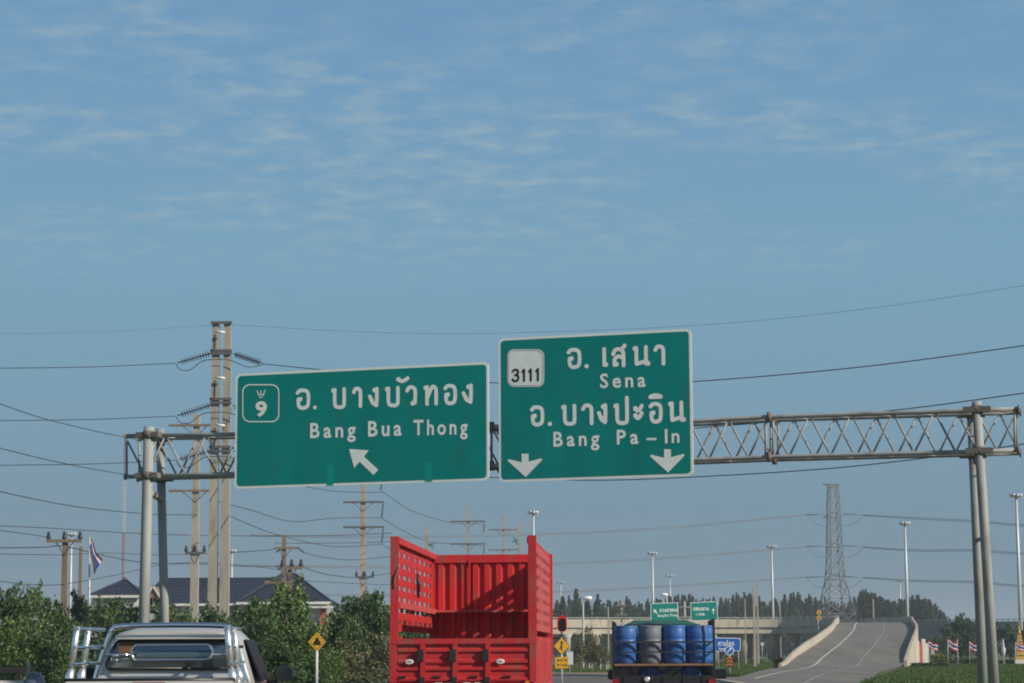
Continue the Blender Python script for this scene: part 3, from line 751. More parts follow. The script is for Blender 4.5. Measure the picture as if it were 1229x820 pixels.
# cab in front of the wall, mirror out to the right
cab = MB().box((0, LB+1.15, 1.75), (2.3, 1.7, 2.1)); cab.build('cab', RP, tr)
MB().box((0, LB+1.15, 2.84), (2.1, 1.4, 0.06)).build('cab_roof', RP, tr)
MB().tube([(1.15, LB+1.75, 2.3), (1.36, LB+1.8, 2.34), (1.36, LB+1.8, 1.8), (1.15, LB+1.75, 1.75)], 0.02, 6).build('mirror_arm', M['black_steel'], tr)
ell = rrect(-0.1, -0.17, 0.1, 0.17, 0.09, 5)
mm = loft([[(x, 0.0, z) for x, z in ell], [(x, 0.05, z) for x, z in ell], [(x*0.9, 0.12, z*0.9) for x, z in ell], [(x*0.5, 0.17, z*0.6) for x, z in ell]], 'mirror', RP, tr); mm.location = (1.37, LB+1.78, 2.07)
MB().prism([(x*0.78+0.008, -0.004, z*0.8-0.022) for x, z in ell], (0, 0.003, 0)).build('mirror_glass', M['auto_glass'], mm)

# ------------------------------------------------------------------ silver pickup
V0 = 540.0; ph = math.atan((V0-CX)/F); p0 = G(180, 20.9)
pk = thing('pickup_truck', 'silver pickup truck with chrome rack bars round its bed in the left lane', 'pickup', (p0.x, p0.y, 0), -ph)
SV, CH, ST = M['silver'], M['chrome'], M['stainless']
# bed: outer skin, tailgate
for s in (-1, 1):
    prof_ = [(0.70,0.45),(0.80,0.55),(0.845,0.8),(0.83,1.05),(0.79,1.19),(0.74,1.225),(0.66,1.225),(0.65,1.15),(0.65,0.5)]
    sec = [[(s*x, y, z) for x, z in prof_] for y in (0.03, 0.6, 1.2, 1.75)]
    if s < 0: sec = [q[::-1] for q in sec]
    loft(sec, 'bed_side', SV, pk)
MB().box((0, 0.9, 0.62), (1.3, 1.75, 0.06)).build('bed_floor', M['dark_metal'], pk)
tg = MB(); pr = [(0.0,0.52),(-0.035,0.6),(-0.04,1.1),(-0.03,1.2),(0.0,1.245),(0.05,1.25),(0.07,1.22),(0.07,0.52)]
tg.prism([(-0.765, y, z) for y, z in pr], (1.53,0,0)); tg.build('tailgate', SV, pk)
MB().tube([(-0.78,0.02,1.255),(0.78,0.02,1.255)], 0.018, 8).build('tailgate_cap', M['plastic_black'], pk)
MB().box((0,-0.045,1.205), (0.3,0.03,0.06)).build('brake_light', M['tail_red'], pk)
MB().box((0,-0.05,0.95), (0.34,0.03,0.1)).build('tailgate_handle', CH, pk)
MB().box((0,-0.12,0.5), (1.66,0.2,0.17)).build('bumper', CH, pk)
for s in (-1, 1):
    MB().box((s*0.80,-0.01,0.93), (0.1,0.06,0.34)).build('tail_light', M['tail_red'], pk)
wm = MB().lathe([(0.2,-0.12),(0.34,-0.12),(0.37,-0.08),(0.37,0.08),(0.34,0.12),(0.2,0.12),(0.16,0.04)], n=20, axis='x').mesh('wheel', M['rubber'])
for s in (-1, 1):
    for yy in (0.75, 3.75): link('wheel', wm, pk, (s*0.75, yy, 0.37))
# cab shell: sections from the back panel forward
def cabsec(y, hw, hwt, zr, zb=0.5):
    return [(-hw+0.04,y,zb),(-hw,y,0.75),(-hw,y,1.12),(-hw+0.03,y,1.2),(-hwt-0.04,y,zr-0.12),(-hwt+0.05,y,zr-0.03),(-hwt+0.2,y,zr),
            (hwt-0.2,y,zr),(hwt-0.05,y,zr-0.03),(hwt+0.04,y,zr-0.12),(hw-0.03,y,1.2),(hw,y,1.12),(hw,y,0.75),(hw-0.04,y,zb)]
loft([[(x, 1.805 if z < 1.3 else 1.93, z) for x, y, z in cabsec(1.80,0.80,0.60,1.70)], cabsec(1.97,0.82,0.62,1.73), cabsec(2.6,0.84,0.64,1.76), cabsec(3.2,0.84,0.62,1.73)], 'cab', SV, pk)
loft([cabsec(3.2,0.84,0.62,1.72)[:4]+cabsec(3.2,0.84,0.62,1.72)[-4:], [(x*0.98,y,z-0.12) for x,y,z in (cabsec(5.0,0.84,0.62,1.6)[:4]+cabsec(5.0,0.84,0.62,1.6)[-4:])]], 'bonnet', SV, pk)
# rear window with seal, side windows
def pane(pts, name, m, parent, th=(0,-0.012,0)): return MB().prism(pts, th).build(name, m, parent)
yb_ = 1.795
wpts = [(-0.66,yb_,1.37),(-0.63,yb_,1.345),(0.63,yb_,1.345),(0.66,yb_,1.37),(0.575,yb_,1.615),(0.54,yb_,1.63),(-0.54,yb_,1.63),(-0.575,yb_,1.615)]
wrow = ((1.345,0.64,0.012),(1.40,0.655,0.006),(1.45,0.635,0.003),(1.49,0.618,0.003),(1.51,0.61,0.006),(1.55,0.595,0.016),(1.60,0.575,0.030),(1.625,0.55,0.037))
mb = MB(); mb.sheet([[(h*u, yb_+0.004+dy, z) for u in np.linspace(-1,1,9)] for z, h, dy in wrow], True); rw = mb.build('rear_window', M['film_glass'], pk)
MB().sheet([[(h*1.05*u, yb_+0.03+dy, z) for u in np.linspace(-1,1,9)][::-1] for z, h, dy in wrow]).build('window_frame', M['plastic_black'], pk)
wpts = [(h, yb_+dy-0.006, z) for z, h, dy in wrow] + [(-h, yb_+dy-0.006, z) for z, h, dy in wrow[::-1]]
# pane top follows a slight lip above it
MB().tube([(x*1.01, y, z) for x, y, z in wpts]+[(wpts[0][0]*1.01, wpts[0][1], wpts[0][2])], 0.014, 6).build('window_seal', M['plastic_black'], pk)
MB().box((0,1.76,1.665), (1.14,0.14,0.03)).build('roof_spoiler', SV, pk)
pane([(-0.545,yb_-0.014,1.50),(-0.40,yb_-0.014,1.50),(-0.40,yb_-0.014,1.59),(-0.43,yb_-0.014,1.605),(-0.52,yb_-0.014,1.6),(-0.54,yb_-0.014,1.58)], 'headrest', M['interior_brown'], pk, (0,-0.02,0))
# chrome oval loop and side rails in front of the glass
ov = [(x, 1.66, z) for x, z in rrect(-0.40, 1.435, 0.40, 1.58, 0.065, 6)]; ov.append(ov[0])
MB().tube(ov, 0.013, 8, caps=False).build('window_guard', CH, pk)
for s in (-1, 1): MB().tube([(s*0.40,1.66,1.485),(s*0.66,1.66,1.485)], 0.013, 8).build('window_guard', CH, pk)
# hoop behind the cab
hp = smooth_path([(-0.76,1.62,1.2),(-0.70,1.62,1.42),(-0.62,1.62,1.66),(-0.585,1.62,1.735),(-0.5,1.62,1.765),(0,1.62,1.775),(0.5,1.62,1.765),(0.585,1.62,1.735),(0.62,1.62,1.66),(0.68,1.62,1.42),(0.74,1.62,1.2)], 4)
MB().tube(hp, 0.027, 10).build('roll_hoop', CH, pk)
# side racks: wide stakes plus rails
for s in (-1, 1):
    for yy, top in ((0.12, 1.75), (0.78, 1.74)):
        dx = 0.0
        w_ = 0.05
        MB().tube([(s*0.757, yy, 1.22), (s*0.75, yy, 1.28), (s*0.735, yy, 1.36)], [0.045,0.042,0.028], 12).build('stake_foot', ST, pk)
        MB().tube([(s*0.735, yy, 1.36), (s*0.712, yy, 1.56), (s*0.69, yy, top)], 0.029, 12).build('stake', ST, pk)
    for zz, xo in ((1.725, 0.692), (1.555, 0.712), (1.40, 0.728)):
        MB().tube([(s*xo, 0.08, zz), (s*(xo-0.02), 1.62, zz+0.005)], 0.02, 8).build('side_rail', CH, pk)
for s in (-1, 1):
    sx_ = s
    pane([(s*0.845,2.0,1.22),(s*0.845,3.1,1.22),(s*0.69,2.95,1.62),(s*0.67,2.1,1.63)], 'side_window', M['side_glass'], pk, (s*0.02,0,0.005))
    MB().tube([(s*0.83,2.95,1.17),(s*0.95,2.9,1.2)], 0.025, 6).build('mirror_arm', M['plastic_black'], pk)
    mo = MB(); ell = rrect(-0.10, -0.075, 0.10, 0.085, 0.06, 5)
    loft([[(x*0.9, 0.0, z*0.9) for x, z in ell], [(x, 0.02, z) for x, z in ell], [(x, 0.08, z) for x, z in ell], [(x*0.6, 0.14, z*0.6) for x, z in ell]], 'mirror', M['plastic_black'], pk).location = (s*1.02, 2.85, 1.275)
    MB().prism([(x*0.82, -0.002, z*0.82) for x, z in ell], (0, 0.002, 0)).build('mirror_glass', M['auto_glass'], kids(pk)[-1])

# ------------------------------------------------------------------ truck loaded with drums
D1 = 52.0; p0 = G(796.5, D1)
bt = thing('flatbed_truck', 'dark open truck carrying plastic drums with pipe rails across its rear', 'truck', (p0.x, p0.y, 0), -HEAD)
BK = M['black_steel']; PPM = F/D1
def bx_(px): return (px-796.5)/PPM
def bz_(py): return CAMH + (HZ-py)/PPM
MB().box((0, 1.9, 0.66), (2.3, 3.9, 0.1)).build('bed_floor', BK, bt)
MB().box((0, 0.0, 0.80), (2.28, 0.05, 0.28)).build('tailgate', BK, bt)
for xx in (-0.9,-0.45,0,0.45,0.9): MB().box((xx, -0.035, 0.8), (0.05, 0.03, 0.26)).build('tailgate_rib', BK, bt)
for s in (-1, 1):
    MB().box((s*1.14, 1.95, 0.82), (0.05, 3.8, 0.3)).build('bed_side', BK, bt)
    for yy in (0.0, 1.3, 2.6, 3.8):
        MB().box((s*1.15, yy, (0.7+2.2)/2), (0.055, 0.055, 1.55 if s > 0 else 1.45)).build('stake', BK, bt)
    for zz in (1.22, 1.5, 1.72): MB().beam((s*1.15,0,zz), (s*1.15,3.8,zz), 0.03).build('side_rail', BK, bt)
MB().beam((-1.15,-0.02,bz_(771.7)), (1.15,-0.02,bz_(771.7)), 0.042).build('rear_rail', M['dark_metal'], bt)
MB().beam((-0.95,-0.02,bz_(783.5)), (1.15,-0.02,bz_(783.5)), 0.036).build('rear_rail', M['dark_metal'], bt)
MB().beam((-0.95,-0.02,bz_(783.5)), (-0.95,-0.02,bz_(771.7)), 0.036).build('rear_rail', M['dark_metal'], bt)
MB().beam((0.72,-0.02,bz_(783.5)), (0.72,-0.02,bz_(771.7)), 0.036).build('rear_rail', M['dark_metal'], bt)
MB().box((0, 1.0, bz_(798.4)), (2.26, 2.1, 0.045)).build('load_board', M['plank'], bt)
for s, px, pw in ((-1, 733.5, 7), (1, 865.5, 14)):
    ell = rrect(-0.075 if s<0 else -0.14, -0.11, 0.075 if s<0 else 0.14, 0.12, 0.06, 5)
    loft([[(x*0.92, 0, z*0.92) for x, z in ell], [(x, 0.02, z) for x, z in ell], [(x, 0.08, z) for x, z in ell], [(x*0.6, 0.13, z*0.6) for x, z in ell]], 'mirror', M['plastic_black'], bt).location = (bx_(px), 0.3 if s<0 else 1.0, bz_(810.5))
    MB().beam((s*1.1, 0.5, bz_(809)), (bx_(px), 0.5, bz_(809)), 0.03).build('mirror_arm', BK, bt)
for px in (739, 853): MB().box((bx_(px), -0.05, bz_(818.2)), (0.15, 0.04, 0.12)).build('tail_light', M['tail_red'], bt)
em = MB().lathe([(0.075,0.0),(0.07,-0.02),(0.03,-0.03)], (0,0,0), 16, 'y').build('round_emblem', M['chrome'], bt, (bx_(776.5), -0.06, bz_(815.5)))
MB().lathe([(0.05,-0.025),(0.045,-0.034)], (0,0,0), 12, 'y').build('emblem_mark', M['plate_white'], em)
MB().box((0, 3.84, 1.3), (2.24, 0.06, 1.2)).build('headboard', BK, bt)
MB().box((0, 5.1, 1.4), (1.9, 1.5, 1.5)).build('cab', M['green_cab'], bt)
loft([[(-0.95,4.4,2.13),(0.95,4.4,2.13),(0.85,5.8,2.13),(-0.85,5.8,2.13)], [(-0.7,4.6,2.26),(0.6,4.6,2.26),(0.6,5.6,2.26),(-0.7,5.6,2.26)]], 'cab_roof', M['green_cab'], bt)
for s in (-1,1):
    for yy in (0.9, 4.9): link('wheel', wm, bt, (s*0.85, yy, 0.37))
MB().beam((0,-0.03,0.5),(0,4.5,0.5),0.5,0.12).build('chassis_beam', BK, bt)
# drums: body + two lids each
def drum_mesh(m):
    return MB().lathe([(0.235,0.0),(0.262,0.02),(0.272,0.1),(0.284,0.26),(0.286,0.285),(0.279,0.30),(0.286,0.315),(0.288,0.43),(0.286,0.545),(0.279,0.56),(0.286,0.575),(0.28,0.7),(0.268,0.79),(0.258,0.83),(0.262,0.842),(0.262,0.865),(0.225,0.87),(0.218,0.85)], n=28).mesh('drum_body', m)
DM = {'blue': drum_mesh(M['barrel_blue']), 'grey': drum_mesh(M['barrel_grey'])}
capm = MB().lathe([(0.03,0),(0.03,0.025),(0.02,0.03)], n=10).mesh('bung', M['plastic_black'])
ZB = bz_(798.4)+0.0235
RT = random.Random(4)
def drum(px, y, kind, label, z=ZB, lying=False, sc=1.0):
    q = Vector((bx_(px), y, z)); wq = Vector((p0.x, p0.y, 0)) + HR*q.x + HD*q.y + Vector((0,0,z))
    t = thing('drum', label, 'drum', wq, -HEAD, 'plastic drums on the truck')
    if not lying: t.rotation_euler = (RT.uniform(-0.02,0.012), RT.uniform(-0.022,0.022), RT.uniform(0,6.0))
    body = link('drum_body', DM[kind], t)
    for sx_ in (-0.13, 0.13): link('bung', capm, body, (sx_, 0.04, 0.848))
    if lying: t.rotation_euler = (math.pi/2, 0, -HEAD); t.scale = (sc, sc, sc)
    return t
drum(751.2, 0.33, 'blue', 'blue plastic drum at the left end of the rear row on the truck')
drum(781.0, 0.33, 'grey', 'faded grey plastic drum, the only grey one on the truck')
drum(810.0, 0.33, 'blue', 'blue plastic drum just right of the grey one on the truck')
drum(837.8, 0.36, 'blue', 'blue plastic drum at the right end of the front row facing us')
drum(845.5, 0.97, 'blue', 'blue plastic drum half hidden behind the rear row beside the right stake')
drum(752.5, 0.97, 'blue', 'blue plastic drum hidden behind the leftmost drum of the row')
for px, lb in ((782, 'blue drum lying under the load board, left of the two'), (829, 'blue drum lying under the load board, right of the two')):
    drum(px, 0.95, 'blue', lb, 0.71+0.235, True, 0.8)

# ------------------------------------------------------------------ wooden barrier and tarpaulin heap at far left
pc0 = G(12, 60); st_z = lambda py: Zat(py, 60, 15)
st = thing('wooden_barrier', 'low brown wooden roadside barrier with posts at the lower left corner', 'barrier', pc0)
MB().box((-0.15,0,st_z(804)), (1.25,0.12,0.15)).build('top_board', M['wall_brown'], st)
for xx in (-0.72,-0.13,0.24): MB().box((xx,0.07,st_z(805)/2), (0.07,0.07,st_z(805))).build('post', M['wood_pole'], st)
MB().box((0.49,0,st_z(795)/2), (0.09,0.09,st_z(795))).build('end_post', M['wall_grey'], st)
MB().box((-0.15,-0.02,st_z(818.5)), (1.2,0.05,0.07)).build('rail', M['wall_white'], st)
cvr = thing('covered_heap', 'small blue-grey tarpaulin-covered heap beside the wooden barrier', 'bundle', G(42, 60))  # rounded tarpaulin heap, stand-in for an unidentified object
MB().lathe([(0.34,0),(0.33,0.5),(0.27,0.8),(0.14,0.98),(0.02,1.03)], n=14).build('cover', M['tarp_blue'], cvr)
MB().tube([(0.345,0,0.3),(0.3,0,0.72),(0.15,0,1.0)], 0.012, 5).build('strap', M['flag_white'], cvr)

# ------------------------------------------------------------------ utility poles
POLES = {}
def pole(name, label, px, ytop, d, w0, w1, m='concrete_pole', arms=(), group=None, square=True, extra=None, cat='utility pole'):
    p = P(px, ytop, d); t = thing(name, label, cat, (p.x, d, 0), 0, group)
    if square: MB().box((0,0,p.z/2), (w1, w1, p.z), taper=w0/w1).build('shaft', M[m], t)
    else: MB().tube([(0,0,0),(0,0,p.z)], [w1/2, w0/2], 12).build('shaft', M[m], t)
    for (x0, x1, y, hang) in arms:
        a = P(x0, y, d).x-p.x; c = P(x1, y, d).x-p.x; z = Zat(y, d, px)
        MB().box(((a+c)/2, -w0/2-0.07, z), (c-a, 0.13, 0.16)).build('crossarm', M['hardware'] if m == 'concrete_pole' and hang != 'plain' else M['wood_pole'], t)
        for s_, e in ((-1, a), (1, c)):
            MB().beam((e*0.5, -w0/2-0.03, z-0.05), (0, -w0/2-0.03, z-0.75), 0.05).build('brace', M['hardware'], t)
        if hang == 'down':
            for e in (c,): insul(t, (e-0.05, -w0/2-0.07, z-0.1), (e-0.18, -w0/2-0.07, z-1.35), 7)
        elif hang == 'pins':
            for fx in (0.05, 0.5, 0.95):
                q = a+(c-a)*fx; MB().lathe([(0.05,0),(0.13,0.06),(0.13,0.14),(0.06,0.3),(0.1,0.33),(0.04,0.42)], (q, -w0/2-0.07, z+0.08), 8).build('insulator', M['insulator'], t)
    return t
def insul(t, a, b, n, r=0.13, rod=0.03):
    a, b = Vector(a), Vector(b); prof = []; Ln = (b-a).length
    prof.append((rod, 0))
    for k in range(n):
        z = Ln*(0.08+0.84*k/n); dz = Ln*0.84/n
        prof += [(rod, z), (r, z+dz*0.18), (r*0.9, z+dz*0.3), (rod, z+dz*0.4)]
    prof.append((rod, Ln))
    mb = MB().lathe(prof, n=8); q = (b-a).to_track_quat('Z', 'Y'); mb.v = [tuple(a + q @ Vector(v)) for v in mb.v]
    return mb.build('insulator', M['insulator'], t)
# twin concrete pole
d = 115.0
pa, pb = P(259.5, 387, d), P(273.5, 387, d)
tw = thing('twin_pole', 'tall twin concrete power pole with strain insulators left of the wide sign', 'utility pole', (pa.x, d, 0))
for k, p in ((0, pa), (1, pb)):
    MB().box((p.x-pa.x, 0, p.z/2), (0.5, 0.42, p.z), taper=0.72).build('shaft', M['concrete_pole'], tw)
    MB().box((p.x-pa.x, 0, 0.62*p.z), (0.47, 0.40, 0.28)).build('band', M['galv'], tw)
for y in (388, 421.5, 425, 479.5, 484, 537, 542):
    z = Zat(y, d, 266); MB().box(((pb.x-pa.x)/2, -0.22, z), (pb.x-pa.x+0.5, 0.12, 0.13)).build('crossarm', M['hardware'], tw)
lv = ((424, 435.5), (486, 499), (541, 552))
for y0, y1 in lv:
    a = P(254, y0, d)-Vector((pa.x, d, 0)); c = P(213, y1, d)-Vector((pa.x, d, 0)); insul(tw, a, c, 11, 0.18)
    a2 = P(280, y0+0.5, d)-Vector((pa.x, d, 0)); c2 = P(316, y1+1, d-0.15)-Vector((pa.x, d, 0)); insul(tw, a2, c2, 11, 0.18)
    # jumper loop under the insulators
    pts = [P(211, y1+0.5, d), P(216, y1+8, d), P(228, y1+8.5, d), P(243, y1-2, d), P(258, y1-4, d-0.4), P(276, y1-3, d-0.4), P(298, y1+5, d-0.4), P(317, y1+2, d-0.15)]
    MB().tube([q-Vector((pa.x, d, 0)) for q in smooth_path(pts, 5)], 0.022, 5).build('jumper', M['wire'], tw)
for y0, y1 in ((401, 420), (456, 478), (513, 535)):
    q = P(258, y0, d-0.4)-Vector((pa.x,d,0)); q2 = P(257, y1, d-0.4)-Vector((pa.x,d,0)); insul(tw, q, q2, 9, 0.12)
    MB().tube([P(258.5, y0-3, d-0.45)-Vector((pa.x,d,0)), P(270, y0-2, d-0.45)-Vector((pa.x,d,0))], 0.06, 6).build('surge_arm', M['porcelain'], tw)
pole('utility_pole', 'concrete pole with two wide crossarms just left of the twin pole', 236.5, 497, 150, 0.40, 0.56, arms=((203,262,511,'plain'),(203,262,589.5,'plain'),(223,247,664,'pins')))
pole('utility_pole', 'tall pale concrete pole rising from the palm trees below the wide sign', 436, 560, 190, 0.40, 0.56, arms=((412,460,571,'down'),(412,461,603,'down'),(412,461,633,'down'),(427,449,693,'pins')))
pole('utility_pole', 'slim concrete pole with two crossarms above the red truck, left one', 562, 607, 255, 0.28, 0.4, arms=((541,582,626,'down'),(541,582,653,'down')))
pole('utility_pole', 'slim concrete pole with two crossarms above the red truck, right one', 604, 619, 285, 0.28, 0.4, arms=((586,622,636,'plain'),(586,622,660,'plain')))
t = pole('utility_pole', 'dark stub pole showing above the left side of the red truck', 512, 633, 240, 0.3, 0.42)
def ins_world(t, a, c, n, r=0.13): o = Vector(t.location); insul(t, a-o, c-o, n, r)
ins_world(t, P(513,655,240), P(522,652,240), 7); ins_world(t, P(514,652,240), P(521,658,240), 7)
t = pole('utility_pole', 'dark stub pole beside the high mast lamp above the red truck', 623, 628, 270, 0.3, 0.42)
ins_world(t, P(622,648,270), P(614,651,270), 7); ins_world(t, P(622,655,270), P(616,644,270), 7)
t = pole('utility_pole', 'tall brown pole with strain insulators above the blue roof', 341, 642, 165, 0.28, 0.4, 'wood_pole', arms=((330,360,658,'none'),(331,362,680,'none')))
ins_world(t, P(339,658,165), P(331,663,165), 7); ins_world(t, P(358,658,165), P(366,664,165), 7); ins_world(t, P(340,681,165), P(332,684,165), 7)
pole('utility_pole', 'lower brown pole with pin insulators right of the tall brown pole', 348, 684, 130, 0.24, 0.32, 'wood_pole', arms=((338,363,682,'pins'),))
pole('utility_pole', 'short wooden pole with a flat crossarm before the blue roof', 334.5, 697, 118, 0.2, 0.26, 'wood_pole', arms=((318,348,699,'plain'),(320,347,721,'plain')))
pole('utility_pole', 'brown pole with a crossarm rising from the trees at the far left', 78.5, 648, 118, 0.26, 0.36, 'wood_pole', arms=((57,99,649.5,'pins'),))
pole('utility_pole', 'thin brown pole between the lamp mast and the flag at left', 97, 656, 190, 0.25, 0.32, 'wood_pole')
pole('utility_pole', 'thicker concrete pole in front of the flyover, left of the pair', 904.5, 704, 178, 0.15, 0.21)
pole('utility_pole', 'slimmer concrete pole in front of the flyover, right of the pair', 908.5, 699, 215, 0.15, 0.22)
pole('utility_pole', 'thin grey pole before the flyover beside the blue sign', 894, 719, 205, 0.09, 0.12)
pole('utility_pole', 'pale pole with two short crossarms left of the green signs behind the drums', 746, 721, 260, 0.22, 0.3, arms=((739,753,727,'plain'),(739,753,738,'plain')))
pole('utility_pole', 'thin dark pole at the flyover between the red truck and the drums', 730, 728, 180, 0.1, 0.14)
pole('utility_pole', 'small grey pole on the far side of the flyover near the lattice tower', 1048, 719, 480, 0.26, 0.3)
pole('utility_pole', 'small grey pole against the dark trees behind the flyover', 936, 720, 520, 0.22, 0.26)

# ------------------------------------------------------------------ high mast lamps and street lamps
def mast(label, px, ytop, d, hw=6):
    p = P(px, ytop, d); t = thing('high_mast_lamp', label, 'lamp', (p.x, d, 0), 0, 'tall high mast lights around the interchange')
    H_ = p.z; k = 1.9; w_ = d/F
    MB().tube([(0,0,0),(0,0,H_*0.5),(0,0,H_)], [0.34,0.27,0.18], 10).build('shaft', M['pole_grey'], t)
    R0 = hw*w_*0.8
    MB().lathe([(0.25,0),(0.4,0.1),(0.4,0.3),(0.2,0.45)], (0,0,H_-0.3), 10).build('lamp_ring', M['lamp_head'], t)
    for j in range(7):
        a = 2*math.pi*j/7+0.3; q = Vector((math.cos(a)*R0, math.sin(a)*R0, H_-0.1))
        MB().beam((0,0,H_-0.1), q, 0.1).build('arm', M['pole_grey'], t)
        h = MB().lathe([(0.10*k*0.8,0.38),(0.18*k*0.8,0.2),(0.2*k*0.9,-0.12)], n=8).build('lamp_head', M['lamp_head'], t, q+Vector((0,0,-0.15)))
        h.rotation_euler = Vector((-math.cos(a)*0.6, -math.sin(a)*0.6, 0.8)).to_track_quat('Z', 'Y').to_euler()
        MB().lathe([(0.19*k*0.8,-0.13),(0.16*k*0.8,-0.2)], n=8).build('lens', M['lamp_glass'], h)
    return t
mast('high mast lamp above the right edge of the red truck', 640, 613.5, 375)
mast('tall high mast lamp above the drums, left of the pair', 783, 663, 530)
mast('shorter high mast lamp above the drums, right of the pair', 804, 690, 690)
mast('high mast lamp left of the lattice tower', 926, 655, 500)
mast('tall high mast lamp right of the lattice tower', 1086, 627, 410)
mast('small distant high mast lamp beside the tall one right of the tower', 1080, 696, 740, 5)
mast('high mast lamp at the right edge of the picture', 1219.5, 593, 335, 7)
mast('distant high mast lamp close beside the red truck mirror', 673, 698, 745, 5)
mast('small high mast lamp beside the twin concrete pole', 278.5, 660, 520, 5)
mast('high mast lamp behind the brown pole at the far left', 86, 640, 450)
def street_lamp(label, px, py, d, pole_px):
    p = P(px, py, d); q = P(pole_px, py+2, d); t = thing('street_lamp', label, 'lamp', (q.x, d, 0))
    dx = p.x-q.x; MB().tube(smooth_path([(0,0,0),(0,0,q.z*0.6),(0,0,q.z-0.5),(dx*0.4,0,q.z),(dx,0,p.z)],4), [0.09]*9+[0.06]*8, 8).build('shaft', M['pole_grey'], t)
    h = MB().lathe([(0.02,-0.45),(0.16,-0.3),(0.22,0.1),(0.14,0.4),(0.02,0.46)], (dx,0,p.z), 10, 'x').build('lamp_head', M['lamp_glass'], t)
street_lamp('curved street lamp with a white head beyond the red truck', 705, 718, 215, 699.8)
street_lamp('street lamp whose white head shows above the left small green sign', 797, 714, 262, 800)

# ------------------------------------------------------------------ lattice tower
d = 600.0; c0 = P(1003.5, 742, d); ly = thing('lattice_tower', 'grey steel lattice transmission tower behind the flyover', 'pylon', (c0.x, d, 0))
lev = [(0, 5.6), (8.5, 4.6), (12, 4.1), (17.5, 2.6), (21, 1.9), (24.5, 1.72), (28, 1.62), (31.5, 1.52), (35, 1.42), (38.5, 1.36), (42, 1.3), (45.3, 1.26)]
lev = [(0, 6.2), (6, 4.9), (11, 3.9), (15, 3.0), (18.5, 2.3), (21.5, 1.95), (24.5, 1.75), (27.5, 1.65), (30.5, 1.55), (33.5, 1.48), (36.5, 1.4), (39.5, 1.34), (42.5, 1.2), (45.3, 1.05)]
rot = Matrix.Rotation(0.25, 3, 'Z')
cor = lambda i, z, h: rot @ Vector(((1,1,-1,-1)[i]*h, (1,-1,-1,1)[i]*h, z))
for i in range(4):
    mb = MB()
    for (z0, h0), (z1, h1) in zip(lev[:-1], lev[1:]): mb.beam(cor(i,z0,h0), cor(i,z1,h1), 0.2)
    mb.build('tower_leg', M['lattice'], ly)
for (z0, h0), (z1, h1) in zip(lev[:-1], lev[1:]):
    mb = MB()
    for i in range(4):
        j = (i+1) % 4
        mb.beam(cor(i,z0,h0), cor(j,z1,h1), 0.13); mb.beam(cor(j,z0,h0), cor(i,z1,h1), 0.13); mb.beam(cor(i,z1,h1), cor(j,z1,h1), 0.11)
    mb.build('bracing', M['lattice'], ly)
for z, ln in ((45.3, 2.7), (36.5, 2.9), (28.5, 2.2), (20.0, 2.6)):
    mb = MB()
    for s in (-1, 1):
        for yy in (-1.2, 1.2):
            mb.beam((0, yy, z), (s*ln, 0, z), 0.16); mb.beam((0, yy, z+1.3 if z < 45 else z-1.0), (s*ln, 0, z), 0.12)
    mb.build('tower_arm', M['lattice'], ly)
arm_ends = {}
for y, k in ((618, 0), (656, 1), (693, 2)):
    for s, px in ((-1, 968), (1, 1036)):
        pts = [P(px, y, d-3), P(px-s*10, y+10, d-3), P(px-s*22, y+13, d-3), P(1003.5+s*5, y+10, d-3)]
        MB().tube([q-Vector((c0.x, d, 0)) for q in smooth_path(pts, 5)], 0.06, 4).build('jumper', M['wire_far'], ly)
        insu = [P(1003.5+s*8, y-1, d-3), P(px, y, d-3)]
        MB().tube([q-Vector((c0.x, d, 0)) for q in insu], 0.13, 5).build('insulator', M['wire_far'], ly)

# red and white radio mast
d = 330.0; p = P(150.5, 524, d); rmz = p.z
rm = thing('radio_mast', 'slender red and white banded radio mast behind the gantry at left', 'mast', (p.x, d, 0))
zb = [0, Zat(692,d,150), Zat(640,d,150), Zat(572,d,150), rmz]
for k, m in ((0,'mast_red'),(1,'mast_red'),(2,'flag_white'),(3,'mast_red')):
    mb = MB(); z0, z1 = zb[k], zb[k+1]
    for a in range(3):
        q = Vector((0.2*math.cos(a*2.094), 0.2*math.sin(a*2.094), 0)); q2 = Vector((0.2*math.cos((a+1)*2.094), 0.2*math.sin((a+1)*2.094), 0))
        mb.beam(q+Vector((0,0,z0)), q+Vector((0,0,z1)), 0.05)
        n_ = int((z1-z0)/0.6)
        for s in range(n_): mb.beam(q+Vector((0,0,z0+(z1-z0)*s/n_)), q2+Vector((0,0,z0+(z1-z0)*(s+1)/n_)), 0.025)
    mb.build('mast_section', M[m], rm)

# ------------------------------------------------------------------ wires
def wire(label, pts, r=0.02, m='wire', group='overhead wires'):
    """pts: (px, py, d) supports; the cable passes through them as a smooth sagging curve"""
    q = [P(*p) for p in pts]
    return tag(MB().tube(smooth_path(q, 8), r, 5).build('power_line', M[m]), label, 'power line', group)
wire('black power wire from the top insulator of the twin pole to the left edge', [(-60,442,113),(0,442,113.5),(110,440.5,114),(211,436,115)])
wire('black power wire from the middle insulator of the twin pole to the left edge', [(-60,506,113),(0,505,113.5),(110,503.5,114),(211,499.5,115)])
wire('black power wire from the lowest insulator of the twin pole to the left edge', [(-60,559,113),(0,558.5,113.5),(110,557,114),(211,552.5,115)])
wire('topmost power wire rising to the right edge above the tall sign', [(317,437,114.85),(450,450,108),(590,459.5,103),(712,461,99),(833,458,95),(1030,441,89),(1229,415,84),(1320,401,82)], 0.022)
wire('power wire crossing behind the truss and leaving at the right edge', [(317,500,114.85),(450,513,108),(590,520,103),(712,521,99),(835,514,95),(1060,494,89),(1229,472,84),(1320,459,82)], 0.022)
